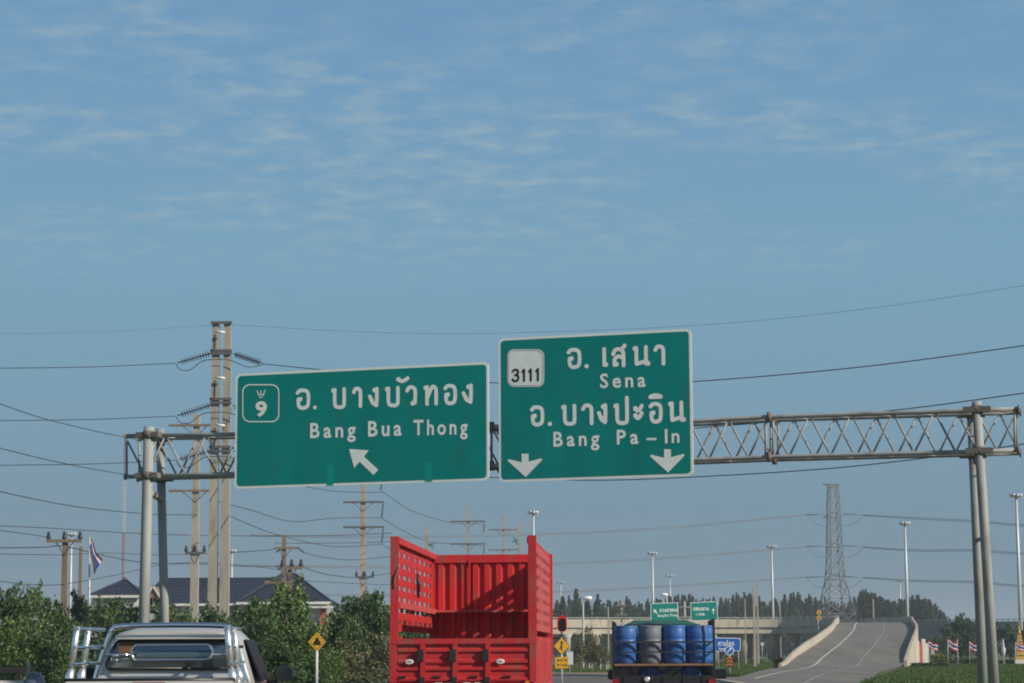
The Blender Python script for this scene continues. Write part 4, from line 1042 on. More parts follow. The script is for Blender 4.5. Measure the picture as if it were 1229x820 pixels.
wire('power wire sagging below the truss right of the tall sign', [(317,553,114.85),(450,569,108),(590,573,103),(712,576.5,99),(835,572.5,95),(1000,562,90),(1145,545.5,86),(1229,533,84),(1320,520,82)], 0.022)
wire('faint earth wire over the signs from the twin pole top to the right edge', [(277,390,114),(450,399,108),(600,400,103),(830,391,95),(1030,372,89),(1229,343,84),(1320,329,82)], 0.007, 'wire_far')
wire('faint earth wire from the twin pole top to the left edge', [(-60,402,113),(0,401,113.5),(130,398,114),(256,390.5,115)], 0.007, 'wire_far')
wire('upper slanting wire from the left edge toward the crossarm pole', [(-40,473,100),(0,485,106),(60,504.5,118),(145,524,134),(204,533,150)], 0.025)
wire('middle slanting wire from the left edge toward the crossarm pole', [(-40,527,100),(0,538,106),(75,556,120),(147,569,135),(204,575,150)], 0.025)
wire('lower slanting wire from the left edge toward the crossarm pole', [(-40,578,100),(0,590,106),(90,608,122),(180,617,142),(238,618,150)], 0.025)
wire('wire from the crossarm pole sagging to the tall pale pole below the wide sign', [(260,602,150),(300,612,158),(350,626,168),(400,622,180),(458,621.5,190)], 0.028)
wire('upper wire from the tall pale pole down to the left pole over the truck', [(459,590,190),(490,611,207),(520,622,226),(545,628,242),(578,629,255)], 0.028)
wire('lower wire from the tall pale pole down to the left pole over the truck', [(458,622,190),(478,634,205),(500,645,222),(520,651,236),(578,655,255)], 0.028)
wire('third wire from the tall pale pole running behind the red truck', [(457,653,190),(470,660,200),(500,675,225),(560,690,255)], 0.028)
wire('wire from behind the wide sign to the top arm of the tall pale pole', [(290,560,158),(340,578,168),(400,589.5,180),(459,591,190)], 0.028)
wire('wire sagging at the tall pale pole toward the twin pole, lower one', [(277,620,148),(330,641,165),(400,656,180),(457,653,190)], 0.028)
wire('service wire from the left edge to the crossarm of the far left pole', [(-30,635,112),(0,637,114),(40,642,116),(61,646,118)], 0.02)
wire('second service wire from the left edge passing the far left pole', [(-30,656,112),(0,657.5,114),(50,657,117),(78,656,119),(130,668,127),(180,676,140),(240,677,152),(300,680,160),(340,680,165)], 0.028)
wire('low wire over the left trees running toward the blue roof', [(-30,697,112),(0,698,114),(40,702,116),(78,701,118),(140,690,130),(200,677,145),(262,676,155),(330,683,165)], 0.02)
wire('wire across the left sky just under the flag top', [(-30,630,190),(60,634,192),(160,640,195),(260,643,200),(380,643,205),(470,640,210)], 0.035)
wire('wire across the left sky level with the flag', [(-30,664,190),(60,666,192),(130,664,195),(200,666,198),(300,662,202),(331,659,165)], 0.03)
wire('wire from the tall brown pole sagging to the tall pale pole', [(366,664,165),(395,670,174),(425,672,184),(470,668,195)], 0.028)
wire('lower wire from the brown pole crossing the palm trees', [(363,681,130),(395,690,150),(430,693,175),(470,688,200)], 0.028)
wire('straight wire low across the sky between the brown pole and the truck', [(362,697,165),(400,699,175),(436,701,190),(470,702,200)], 0.022)
wire('wire crossing the sky above the palm trees behind the tall pale pole', [(330,652,300),(400,652,300),(470,650,300)], 0.04)
for k, (y0, yl, yr, yr2) in enumerate(((617.5, 640, 624, 630), (656, 676, 659, 664), (692.5, 710, 697, 703))):
    nm = ('uppermost', 'middle', 'lowest')[k]
    for j in (0, 1):
        e = 1.6*j
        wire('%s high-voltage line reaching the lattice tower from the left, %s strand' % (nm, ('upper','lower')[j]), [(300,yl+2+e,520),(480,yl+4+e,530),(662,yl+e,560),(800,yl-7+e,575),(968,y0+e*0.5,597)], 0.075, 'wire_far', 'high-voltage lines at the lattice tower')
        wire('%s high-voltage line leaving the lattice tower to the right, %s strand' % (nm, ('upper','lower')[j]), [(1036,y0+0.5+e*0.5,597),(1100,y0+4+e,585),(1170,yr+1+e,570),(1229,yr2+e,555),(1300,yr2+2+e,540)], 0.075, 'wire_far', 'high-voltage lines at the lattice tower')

# ------------------------------------------------------------------ small road signs
def post_sign(name, label, px, ybot_post, d, cat='road sign'):
    t = thing(name, label, cat, G(px, d)); return t
def spl(px, d): return SignPlane(G(px, d), Vector((1,0,0)), Vector((0,-1,0)))
def put(sp, t, pts, off, name, m, th=None): return flat(sp, [sp.uv(*p) for p in pts], off, name, m, t, th)
# merge sign right of the red truck
d = 105; sp = spl(674, d); t = post_sign('warning_sign', 'yellow diamond merge sign with a plate below, right of the red truck', 674, 820, d)
MB().tube([(0,0.06,0),(0,0.06,Zat(765,d,674))], 0.045, 10).build('post', M['flag_white'], t)
put(sp, t, [(674,765),(684,775.5),(674,786),(664.2,775.5)], 0.0, 'border', M['sign_black'], 0.01)
put(sp, t, [(674,765.6),(683.4,775.5),(674,785.4),(664.8,775.5)], 0.004, 'diamond_panel', M['sign_yellow'])
put(sp, t, [(673.3,781),(674.7,781),(674.7,772.2),(676.3,772.6),(674.1,768.8),(671.9,772.6),(673.3,772.2)], 0.008, 'arrow', M['sign_black'])
put(sp, t, [(671,779.5),(672.2,779.8),(673.3,776),(673.3,774.0)], 0.0085, 'arrow', M['sign_black'])
put(sp, t, [(666.5,802.5),(682.3,802),(682.3,788.5),(666.5,789)], 0.0, 'plate', M['sign_yellow'], 0.01)
thai(sp, [('ล' if 0 else 'ด',668.5,671.4,790.8,794.4),('บ',672.2,675,790.8,794.4),('า',675.7,678,790.8,794.4),('ง',678.6,680.8,790.8,794.4)], 'plate_lettering', M['sign_black'], t, 0.006, 0.012, 0.008)
thai(sp, [('ท',668.5,671.2,796.6,800.2),('า',672,674.2,796.6,800.2),('ง',675,677.6,796.6,800.2),('น',678.2,681,796.6,800.2)], 'plate_lettering', M['sign_black'], t, 0.006, 0.012, 0.008)
# tree-lined diamond left
d = 72; sp = spl(380, d); t = post_sign('warning_sign', 'yellow diamond sign on a white post before the left trees', 380, 820, d)
MB().tube([(0,0.06,0),(0,0.06,Zat(762,d,380))], 0.045, 10).build('post', M['flag_white'], t)
put(sp, t, [(380.5,759),(391,770.5),(380.5,782),(370,770.5)], 0.0, 'border', M['sign_yellow'], 0.01)
put(sp, t, [(380.5,761.3),(388.8,770.5),(380.5,779.7),(372.2,770.5)], 0.003, 'border_line', M['sign_black'])
put(sp, t, [(380.5,762.2),(388,770.5),(380.5,778.8),(373,770.5)], 0.006, 'diamond_panel', M['sign_yellow'])
put(sp, t, [(376.3,774.5),(384.8,774.5),(384.8,769.5),(383.2,769.5),(382.6,766.2),(380.6,764.6),(378.6,766.2),(378,769.5),(376.3,769.5)], 0.009, 'symbol', M['sign_black'])
# ramp diamond
d = 352; sp = spl(983, d); t = post_sign('warning_sign', 'small yellow diamond sign standing at the flyover end', 983, 745, d)
sp.o.z = 0
MB().tube([(0,0.1,0),(0,0.1,Zat(735,d,983))], 0.06, 8).build('post', M['pole_grey'], t)
put(sp, t, [(983,731),(986.3,735.2),(983,739.4),(979.7,735.2)], 0.0, 'diamond_panel', M['sign_yellow'], 0.02)
put(sp, t, [(982.4,737.4),(983.6,737.4),(983.6,733.4),(982.4,733.4)], 0.01, 'arrow', M['sign_black'])
put(sp, t, [(980.4,744),(985.8,744),(985.8,740),(980.4,740)], 0.0, 'plate', M['sign_yellow'], 0.02)
put(sp, t, [(981.8,742.8),(984.4,742.8),(984.4,741.2),(981.8,741.2)], 0.01, 'symbol', M['sign_black'])
# blue district sign
d = 150; sp = spl(870, d); t = post_sign('guide_sign', 'blue guide sign with white Thai lettering beside the drum truck', 870, 803, d)
for px in (862, 886): MB().tube([(G(px,d).x-G(870,d).x,0.05,0),(G(px,d).x-G(870,d).x,0.05,Zat(768,d,870))], 0.045, 8).build('post', M['galv'], t)
put(sp, t, [(857,782),(888.8,781.4),(888.8,766.8),(886.5,765.8),(857,765.3)], 0.0, 'border', M['sign_white'], 0.015)
put(sp, t, [(857.6,781.4),(888.2,780.9),(888.2,767.4),(886.2,766.5),(857.6,766.0)], 0.004, 'panel', M['sign_blue'])
thai(sp, [('ส',861.5,865,770.4,775.6),('า',865.6,868,770.4,775.6),('ม',868.6,872,770.4,775.6),('โ',872.4,874,770.4,775.6),('ค',874.5,877.6,770.4,775.6),('ก',878.2,881.2,770.4,775.6)], 'lettering', M['sign_white'], t, 0.008, 0.02, 0.01)
latin(sp, 'Sam', (863,780,871,780,2.8), 'lettering', M['sign_white'], t, 0.008, 0.03)
# round sign + chevron board
d = 130; sp = spl(875.5, d); t = post_sign('guide_sign', 'round blue keep-left sign above an orange chevron board on a post', 875.5, 815, d)
MB().tube([(0,0.06,0),(0,0.06,Zat(778,d,875))], 0.04, 8).build('post', M['pole_grey'], t)
cc = [(875.5+5.6*math.cos(a), 781+5.6*math.sin(a)) for a in np.linspace(0, 2*math.pi, 20, endpoint=False)]
put(sp, t, cc[::-1], 0.012, 'round_border', M['sign_white'], 0.012)
put(sp, t, [(875.5+4.8*math.cos(a), 781+4.8*math.sin(a)) for a in np.linspace(0, 2*math.pi, 20, endpoint=False)][::-1], 0.016, 'round_panel', M['sign_blue'])
put(sp, t, [(873.2,783.6),(876.6,779.6),(877.8,780.6),(878.2,777.6),(875.1,778.1),(875.9,779),(872.4,783)], 0.02, 'arrow', M['sign_white'])
put(sp, t, [(871.8,800.3),(879.4,800.3),(879.4,788.3),(871.8,788.3)], 0.0, 'chevron_panel', M['sign_black'], 0.012)
for k in range(3):
    yy = 789.0+k*3.8; put(sp, t, [(872,yy+3.0),(875.6,yy+1.1),(879.2,yy+3.0),(879.2,yy+1.0),(875.6,yy-0.6),(872,yy+1.0)], 0.004+0.001*k, 'chevron', M['sign_orange'])
# butterfly green signs behind the drums
d = 240; t0 = thing('sign_post', 'grey round post carrying two green signs behind the drum truck', 'sign post', G(822.5, d))
zt = Zat(722, d, 822)
MB().tube([(0,0.25,0),(0,0.25,zt)], 0.15, 12).build('post', M['galv'], t0)
for y in (729, 741):
    z = Zat(y, d, 822); MB().tube([(P(783,y,d).x-P(822.5,y,d).x,0.09,z),(P(859,y,d).x-P(822.5,y,d).x,0.09,z)], 0.06, 8).build('arm', M['galv'], t0)
sp = spl(797, d); t = post_sign('guide_sign', 'small green Bang Bua Thong sign with a slanted arrow above the drums', 797, 747, d)
put(sp, t, [(781,747.3),(814.5,746),(813.6,723),(780.8,724.2)], 0.0, 'border', M['sign_white'], 0.03)
put(sp, t, [(781.7,746.6),(813.8,745.4),(812.9,723.7),(781.5,724.9)], 0.006, 'panel', M['sign_green'])
def arrow_at(sp, t, pts): put(sp, t, pts, 0.012, 'arrow', M['sign_white'])
arrow_at(sp, t, [(784.2,731.5),(785,735.8),(786.1,734.6),(788.2,737),(789.2,736),(787.1,733.6),(788.3,732.4)])
xx = [791.5+i*2.75 for i in range(8)]
thai(sp, [(ch, xx[i], xx[i]+2.4, 731-0.1*i, 735-0.1*i) for i, ch in enumerate('บางบวทอง')], 'lettering', M['sign_white'], t, 0.012, 0.035, 0.02)
latin(sp, 'Bang Bua Thong', (789.5,740.5,813,739.5,3.0), 'lettering', M['sign_white'], t, 0.012, 0.03)
sp = spl(845, d); t = post_sign('guide_sign', 'small green sign with an upward arrow at its right above the drums', 845, 746, d)
put(sp, t, [(829.2,745.5),(861.8,744.5),(860.8,721.8),(828.6,723.2)], 0.0, 'border', M['sign_white'], 0.03)
put(sp, t, [(829.9,744.8),(861.1,743.9),(860.1,722.5),(829.3,723.9)], 0.006, 'panel', M['sign_green'])
arrow_at(sp, t, [(855.7,737),(856.7,737),(856.7,733),(858.2,733),(856.1,730),(854,733),(855.7,733)])
thai(sp, [(ch, 832+i*2.7, 834.4+i*2.7, 729, 733) for i, ch in enumerate('บดมงบาง')], 'lettering', M['sign_white'], t, 0.012, 0.035, 0.02)
thai(sp, [(ch, 835+i*2.2, 836.8+i*2.2, 736, 739) for i, ch in enumerate('เ-ทาน')], 'lettering', M['sign_white'], t, 0.012, 0.03, 0.02)
# little things under the flyover
d = 175; t = thing('direction_board', 'small pale green board on white legs under the flyover', 'sign', G(722, d))
MB().box((0.1,0,Zat(788,d,722)), (0.95,0.04,0.3)).build('panel', M['green_cab'], t)
for px in (721, 728): MB().box((G(px,d).x-G(722,d).x, 0.04, Zat(790,d,722)/2), (0.07,0.05,Zat(790,d,722))).build('leg', M['flag_white'], t)
d = 150; t = thing('notice_board', 'white upright board half hidden behind the merge sign', 'board', G(684, d))
MB().box((0,0,Zat(790,d,684)), (0.42,0.04,0.85)).build('panel', M['flag_white'], t); MB().box((0,0.05,0.55), (0.06,0.05,1.1)).build('leg', M['galv'], t)
gm = MB().tube([(0,0,0),(0,0,1.0)], 0.06, 8).mesh('marker_post', M['flag_white']); gh = MB().tube([(0,0,0.75),(0,0,0.85)], 0.064, 8).mesh('reflector_band', M['sign_black'])
for px, d, h, lb in ((700,190,1.6,'taller white marker post at the verge beside the red truck'), (707,185,1.9,'white marker post at the verge, middle of three'), (710,172,1.9,'white marker post nearest the road under the flyover')):
    t = thing('marker_post', lb, 'post', G(px, d), 0, 'white marker posts under the flyover'); o = link('shaft', gm, t); o.scale = (1,1,h); link('reflector_band', gh, t, (0,0,h*0.2))
for px, lb in ((915,'small white lamp box hanging under the flyover, left one'), (951.5,'small white lamp box hanging under the flyover, right one')):
    t = thing('signal_box', lb, 'lamp', G(px, 370)); z = Zat(773, 370, px)
    MB().box((0,0,z), (0.5,0.25,0.5)).build('housing', M['flag_white'], t); MB().tube([(0,0.1,0),(0,0.1,z)], 0.05, 6).build('post', M['pole_grey'], t)

# ------------------------------------------------------------------ flags
def flag(label, px, ytop, d, fx0, fy0, fx1, fy1, hang=False, lean=0.0):
    t = thing('flag', label, 'flag', G(px, d), 0, None)
    zt = Zat(ytop, d, px); xt = P(px, ytop, d).x - G(px, d).x
    MB().tube([(0,0,0),(xt+lean,0,zt)], 0.025 if d > 150 else 0.05, 6).build('flagpole', M['pole_grey'], t)
    o = G(px, d); a = P(fx0, fy0, d)-Vector((o.x, d, 0)); c = P(fx1, fy1, d)-Vector((o.x, d, 0))
    stripes = (0, 1/6, 2/6, 4/6, 5/6, 1.0); mats = (0,1,2,1,0); mb = MB(); n = 12
    for k in range(5):
        rows = []
        for v in (stripes[k], stripes[k+1]):
            r = []
            for i in range(n+1):
                u = i/n; wv = math.sin(u*7+v*1.5)*0.1*u*abs(c.x-a.x)
                if hang == 2:
                    A_, B_, C_, D_ = (P(108.3,645,d), P(108.3,662,d), P(123,672,d), P(113.5,690,d)); pp = (A_.lerp(B_,v)).lerp(C_.lerp(D_,v), u)-Vector((o.x,d,0)); x = pp.x+0.03*math.sin(u*9+v*3); z = pp.z+0.04*math.sin(u*7)-0.12*u*(1-u)*4*(1-v)
                elif hang:
                    x = a.x + (c.x-a.x)*(u*0.4+0.6*v*(0.3+u*0.7)); z = a.z + (c.z-a.z)*(0.72*u + 0.28*v) + 0.03*math.sin(v*9+u*4)
                else:
                    x = a.x + (c.x-a.x)*u; hgt = (a.z-c.z)*0.62; z = a.z - hgt*v - (a.z-c.z)*0.38*u + 0.04*math.sin(u*8+1)
                r.append((x, wv - 0.03 + (0.06*math.sin(v*8) if hang else 0), z))
            rows.append(r)
        mb.sheet(rows, True, mats[k])
    mb.build('cloth', [M['flag_red'], M['flag_white'], M['flag_blue']], t)
flag('limp striped flag on a white pole at the far left above the trees', 107.5, 644, 120, 107.8, 643, 118, 687, 2)
flag('striped flag on a pole nearest the ramp wall at right', 1114, 771, 205, 1114.3, 769.5, 1126, 782)
flag('largest striped flag right of the ramp, on a leaning pole', 1137.5, 767, 190, 1138.5, 767.5, 1150, 783)
flag('striped flag just left of the right gantry posts', 1163.5, 770, 205, 1163.8, 770, 1174, 784)
flag('striped flag beside the golden shrine at the right edge', 1218.5, 771, 200, 1218.8, 770.5, 1229, 783)
t = thing('garden_lamp', 'slim white garden lamp right of the gantry posts', 'lamp', G(1204.5, 210))
MB().lathe([(0.06,0),(0.05,0.9),(0.14,1.0),(0.2,1.5),(0.08,1.75),(0.02,2.5)], n=10).build('shaft', M['flag_white'], t)
t = thing('flagpole', 'thin white bare pole beside the largest flag', 'pole', G(1149.5, 200)); MB().tube([(0,0,0),(0,0,Zat(768,200,1149))], 0.03, 6).build('shaft', M['flag_white'], t); MB().lathe([(0.02,0),(0.06,0.05),(0.02,0.1)], (0,0,Zat(768,200,1149)), 8).build('finial', M['gold'], t)
# golden shrine
d = 215; o = G(1224, d); sh = thing('shrine', 'golden tiered shrine spire at the right edge', 'shrine', o)
zz = lambda y: Zat(y, d, 1224)
MB().box((0,0,zz(792)/2), (1.3,1.3,zz(792))).build('base', M['wall_white'], sh)
prev = zz(792); wd = 1.05
for k, y in enumerate((786, 780.5, 775, 770, 765.5, 761)):
    z = zz(y); MB().box((0,0,(prev+z)/2), (wd,wd,z-prev), taper=0.72).build('tier', M['gold'], sh)
    MB().box((0,0,z-0.03), (wd*0.92,wd*0.92,0.05)).build('tier_eave', M['terracotta'] if k % 2 else M['gold'], sh); prev = z; wd *= 0.83
MB().lathe([(0.17,0),(0.2,0.1),(0.12,0.25),(0.13,0.35),(0.06,0.6),(0.03,1.0),(0.005,zz(744.5)-prev)], (0,0,prev), 10).build('spire', M['gold'], sh)
t = thing('garden_wall', 'low white and pink wall with tiles beside the ramp wall', 'wall', G(1107, 260))
for k, (px, h, m) in enumerate(((1101,2.5,'wall_white'),(1105,2.3,'terracotta'),(1109,2.7,'wall_white'),(1113,2.2,'wall_white'),(1120,1.7,'wall_grey'))):
    MB().box((G(px,260).x-G(1107,260).x,0.1*k,h/2), (0.42,0.3,h)).build('panel', M[m], t)

# ------------------------------------------------------------------ blue-roofed house
d = 200.0; hx0 = G(112, d).x; ho = thing('house', 'large two-storey house with dark blue hipped roof behind the left trees', 'house', G(255, d))
ox = G(255, d).x
def hp_(px, y, dd=d): q = P(px, y, dd); return Vector((q.x-ox, dd-d, q.z))
def hip(px0, px1, ye, rx0, rx1, yr, y0, y1, name='roof'):
    a = hp_(px0, ye).x; c = hp_(px1, ye).x; ze = Zat(ye, d, 255); zr = Zat(yr, d, 255); r0 = hp_(rx0, yr).x; r1 = hp_(rx1, yr).x; ym = (y0+y1)/2
    mb = MB(); vs = [(a,y0,ze),(c,y0,ze),(c,y1,ze),(a,y1,ze),(r0,ym,zr),(r1,ym,zr)]
    mb.add(vs, [(0,1,5,4),(1,2,5),(2,3,4,5),(3,0,4),(3,2,1,0)]); r = mb.build(name, M['roof_blue'], ho)
    e = MB()
    for p, q in ((0,4),(1,5)): e.beam(vs[p], vs[q], 0.14)
    e.beam(vs[4], vs[5], 0.2); e.build('ridge_cap', M['roof_blue'], r)
    f = MB(); f.box(((a+c)/2, y0-0.03, ze-0.12), (c-a, 0.06, 0.22)); f.build('fascia', M['wall_white'], r)
    # tile courses
    for k in range(1, 7):
        t_ = k/7; p = Vector(vs[0]).lerp(Vector(vs[4]), t_); q = Vector(vs[1]).lerp(Vector(vs[5]), t_)
        MB().beam(p+Vector((0.05,-0.02,0)), q+Vector((-0.05,-0.02,0)), 0.05).build('tile_course', M['roof_blue'], r)
    return r
hip(111, 176, 714.5, 145, 150, 695.5, -2, 4)
hip(158, 398, 724, 184, 345, 692, 0.5, 12)
hip(285, 398, 723, 335, 352, 688.5, -1.0, 5)
hb = lambda px0, px1, ya, yb, y0, y1, m, name: MB().prism([(hp_(px0,ya).x, y0, Zat(yb,d,255)), (hp_(px1,ya).x, y0, Zat(yb,d,255)), (hp_(px1,ya).x, y0, Zat(ya,d,255)), (hp_(px0,ya).x, y0, Zat(ya,d,255))], (0, y1-y0, 0)).build(name, M[m], ho)
hb(114, 173, 716.5, 800, -1.5, 3.5, 'wall_white', 'wall'); hb(172, 392, 727, 800, 1.0, 11, 'wall_grey', 'wall')
hb(290, 388, 727, 803, -0.2, 4.5, 'wall_white', 'wall')
hb(120, 168, 719.5, 722, -1.6, -1.52, 'wall_grey', 'ledge')
for px in (300, 318, 340, 362): 
    wf = hb(px-5, px+5, 734, 756, -0.3, -0.21, 'wall_white', 'window'); MB().prism([(hp_(px-4,735).x,-0.32,Zat(755,d,255)),(hp_(px+4,735).x,-0.32,Zat(755,d,255)),(hp_(px+4,735).x,-0.32,Zat(735,d,255)),(hp_(px-4,735).x,-0.32,Zat(735,d,255))],(0,0.015,0)).build('pane', M['window_glass'], wf)
for px in (128, 150): 
    wf = hb(px-5, px+5, 726, 746, -1.62, -1.51, 'wall_grey', 'window'); MB().prism([(hp_(px-4,727).x,-1.64,Zat(745,d,255)),(hp_(px+4,727).x,-1.64,Zat(745,d,255)),(hp_(px+4,727).x,-1.64,Zat(727,d,255)),(hp_(px-4,727).x,-1.64,Zat(727,d,255))],(0,0.015,0)).build('pane', M['window_glass'], wf)
MB().prism([hp_(178,718)+Vector((0,-1,0)), hp_(194,718)+Vector((0,-1,0)), hp_(186,704)+Vector((0,-1,0))], (0,3,0)).build('gable', M['wall_brown'], ho)
for pxa, pxb in ((177,186.5),(195,185.5)):
    MB().beam(hp_(pxa,718)+Vector((0,-1.1,0)), hp_(pxb,703)+Vector((0,-1.1,0)), 0.15).build('gable_trim', M['wall_white'], ho)
MB().box(hp_(389,736)+Vector((0,-0.8,-0.6)), (0.5,0.5,2.2)).build('column', M['terracotta'], ho)
hb(372, 399, 728.5, 731, -1.6, 0.4, 'wall_white', 'eave')
# spike on the small tower roof
MB().tube([hp_(147.5,695)+Vector((0,1,0)), hp_(147.5,690)+Vector((0,1,0))], 0.12, 6).build('finial', M['galv'], ho)

# ------------------------------------------------------------------ vegetation
rng = np.random.default_rng(7)
def leaf_mesh(name, pts, size, m, nrm=None, long=1.5, droop=0.0, seed=0):
    r = np.random.default_rng(seed); n = len(pts); pts = np.asarray(pts)
    a = r.normal(size=(n,3)); a[:,2] += 0.15 - droop; a /= np.linalg.norm(a, axis=1)[:,None]
    b_ = r.normal(size=(n,3)); b_ -= a*(a*b_).sum(1)[:,None]; b_ /= np.linalg.norm(b_, axis=1)[:,None]
    s = size*r.uniform(0.55, 1.35, n)[:,None]; nn = np.cross(a, b_)
    p0 = pts - a*s*long*0.5; p1 = pts + b_*s*0.5 + nn*s*0.12; p2 = pts + a*s*long*0.5; p3 = pts - b_*s*0.5 + nn*s*0.12
    V = np.stack([p0,p1,p2,p3], 1).reshape(-1,3)
    me = bpy.data.meshes.new(name); me.vertices.add(4*n); me.vertices.foreach_set('co', V.ravel())
    me.loops.add(4*n); me.loops.foreach_set('vertex_index', np.arange(4*n)); me.polygons.add(n)
    me.polygons.foreach_set('loop_start', np.arange(0,4*n,4)); me.polygons.foreach_set('loop_total', np.full(n,4))
    me.materials.append(m); me.update(calc_edges=True); me.validate(); return me
def blob_pts(blobs, n, r, shell=0.5):
    vol = np.array([b[3]*b[4]*b[5] for b in blobs])**0.75; out = []
    for bl, k in zip(blobs, r.multinomial(n, vol/vol.sum())):
        v = r.normal(size=(k,3)); v /= np.linalg.norm(v, axis=1)[:,None]
        rad = r.uniform(0,1,k)**(1/3.0)*(1-shell)+shell*r.uniform(0.75,1.08,k)
        # sub clumps: squeeze points toward random centres on the shell
        cc = r.normal(size=(max(6,k//60),3)); cc /= np.linalg.norm(cc, axis=1)[:,None]; cc *= r.uniform(0.55,1.0,(len(cc),1))
        q = v*rad[:,None]; ix = r.integers(0, len(cc), k); q = q*0.5 + (cc[ix] + r.normal(size=(k,3))*0.16)*0.5*1.25
        out.append(q*np.array(bl[3:6]) + np.array(bl[:3]))
    return np.concatenate(out)
def broad_proto(seed, h, wd, n, size, m, trunk_m='bark', low=0.12):
    r = np.random.default_rng(seed); blobs = []
    for k in range(r.integers(9,13)):
        a = r.uniform(0,6.28); rr = wd*0.5*r.uniform(0.1,0.8); zc_ = h*r.uniform(0.3,0.86); s = wd*r.uniform(0.18,0.32)*(1.15-0.5*abs(zc_/h-0.5))
        blobs.append((rr*math.cos(a), rr*math.sin(a), zc_, s, s, s*0.8))
    blobs.append((0,0,h*0.86,wd*0.2,wd*0.2,h*0.14))
    for k in range(3):
        a = r.uniform(0,6.28); blobs.append((wd*0.35*math.cos(a), wd*0.35*math.sin(a), h*low+wd*0.15, wd*0.26, wd*0.26, h*0.16))
    pts = blob_pts(blobs, n, r); sh = []
    for k in range(46):
        bl = blobs[r.integers(0, len(blobs))]; v = r.normal(size=3); v[2] = abs(v[2])+0.35; v /= np.linalg.norm(v)
        L_ = r.uniform(1.0, 1.75); m_ = r.integers(14, 34); u = r.uniform(0.6, 1.0, m_)
        sh.append(np.array(bl[:3]) + v*np.array(bl[3:6])*(u*L_)[:,None] + r.normal(size=(m_,3))*wd*0.022)
    lm = leaf_mesh('crown', np.concatenate([pts]+sh), size, m, seed=seed)
    tb = MB(); tb.tube(smooth_path([(0,0,-0.1),(0.05*wd*r.uniform(-1,1),0.04*wd,h*0.3),(0.06*wd*r.uniform(-1,1),0,h*0.62),(0,0,h*0.86)],4), list(np.linspace(0.045*h*0.5,0.006*h,13)), 8)
    for bl in blobs[:9]:
        z0 = max(0.15*h, bl[2]-0.28*h); tb.tube(smooth_path([(0,0,z0),(bl[0]*0.5,bl[1]*0.5,z0+(bl[2]-z0)*0.6),(bl[0],bl[1],bl[2])],3), list(np.linspace(0.012*h,0.003*h,7)), 5)
    return tb.mesh('trunk', M[trunk_m]), lm
def conifer_proto(seed, h, wd, n, size, m):
    r = np.random.default_rng(seed); t_ = r.uniform(0.02, 1.0, n)**0.9; a = r.uniform(0, 6.28, n)
    lobe = 0.72+0.28*np.sin(a*3+t_*17+seed)*np.sin(t_*31+seed)
    rad = (wd*0.5*(1-t_)**0.72*lobe+0.05)*np.sqrt(r.uniform(0.05, 1.0, n))
    pts = np.stack([rad*np.cos(a), rad*np.sin(a), t_*h*0.985+rad*0.35], 1)
    k = 26; sp = []
    for i in range(k):
        tt = r.uniform(0.15, 0.9); aa = r.uniform(0, 6.28); L_ = wd*0.5*(1-tt)**0.72*r.uniform(1.1, 1.5); u = r.uniform(0.5, 1, 14)
        sp.append(np.stack([L_*u*math.cos(aa), L_*u*math.sin(aa), tt*h+u*L_*0.8], 1))
    lm = leaf_mesh('crown', np.concatenate([pts]+sp), size, m, long=2.8, droop=-0.4, seed=seed)
    return MB().tube([(0,0,-0.1),(0,0,h*0.5),(0,0,h*0.97)], [0.016*h,0.01*h,0.002*h], 6).mesh('trunk', M['bark']), lm
def plant(name, label, cat, proto, loc, sc, rz, group=None):
    t = thing(name, label, cat, loc, rz, group); t.scale = sc if isinstance(sc, tuple) else (sc,)*3
    link('trunk', proto[0], t); link('crown', proto[1], t); return t
prs = {'mid': [broad_proto(10+k, 4.6, 4.2, 6800, 0.132, M['leaf_mid']) for k in range(3)],
       'bright': [broad_proto(20+k, 4.6, 4.2, 6800, 0.132, M['leaf_bright']) for k in range(2)],
       'dark': [broad_proto(30+k, 5.0, 4.2, 4200, 0.17, M['leaf_dark']) for k in range(2)],
       'dry': [broad_proto(40, 3.6, 3.6, 1700, 0.13, M['leaf_dry'])]
       }
def htree(px, ytop, d): return Zat(ytop, d, px)
def btree(label, kind, k, px, ytop, d, wpx, rz=0.0, group='roadside trees on the left'):
    h = htree(px, ytop, d); base = {'dry':3.6,'dark':5.0,'far':14.0}.get(kind, 4.6); bw = {'dry':3.6,'far':10.5}.get(kind, 4.2)
    sw = wpx*d/F/bw
    return plant('tree', label, 'tree', prs[kind][k % len(prs[kind])], G(px, d), (sw, sw, h/base), rz, group)
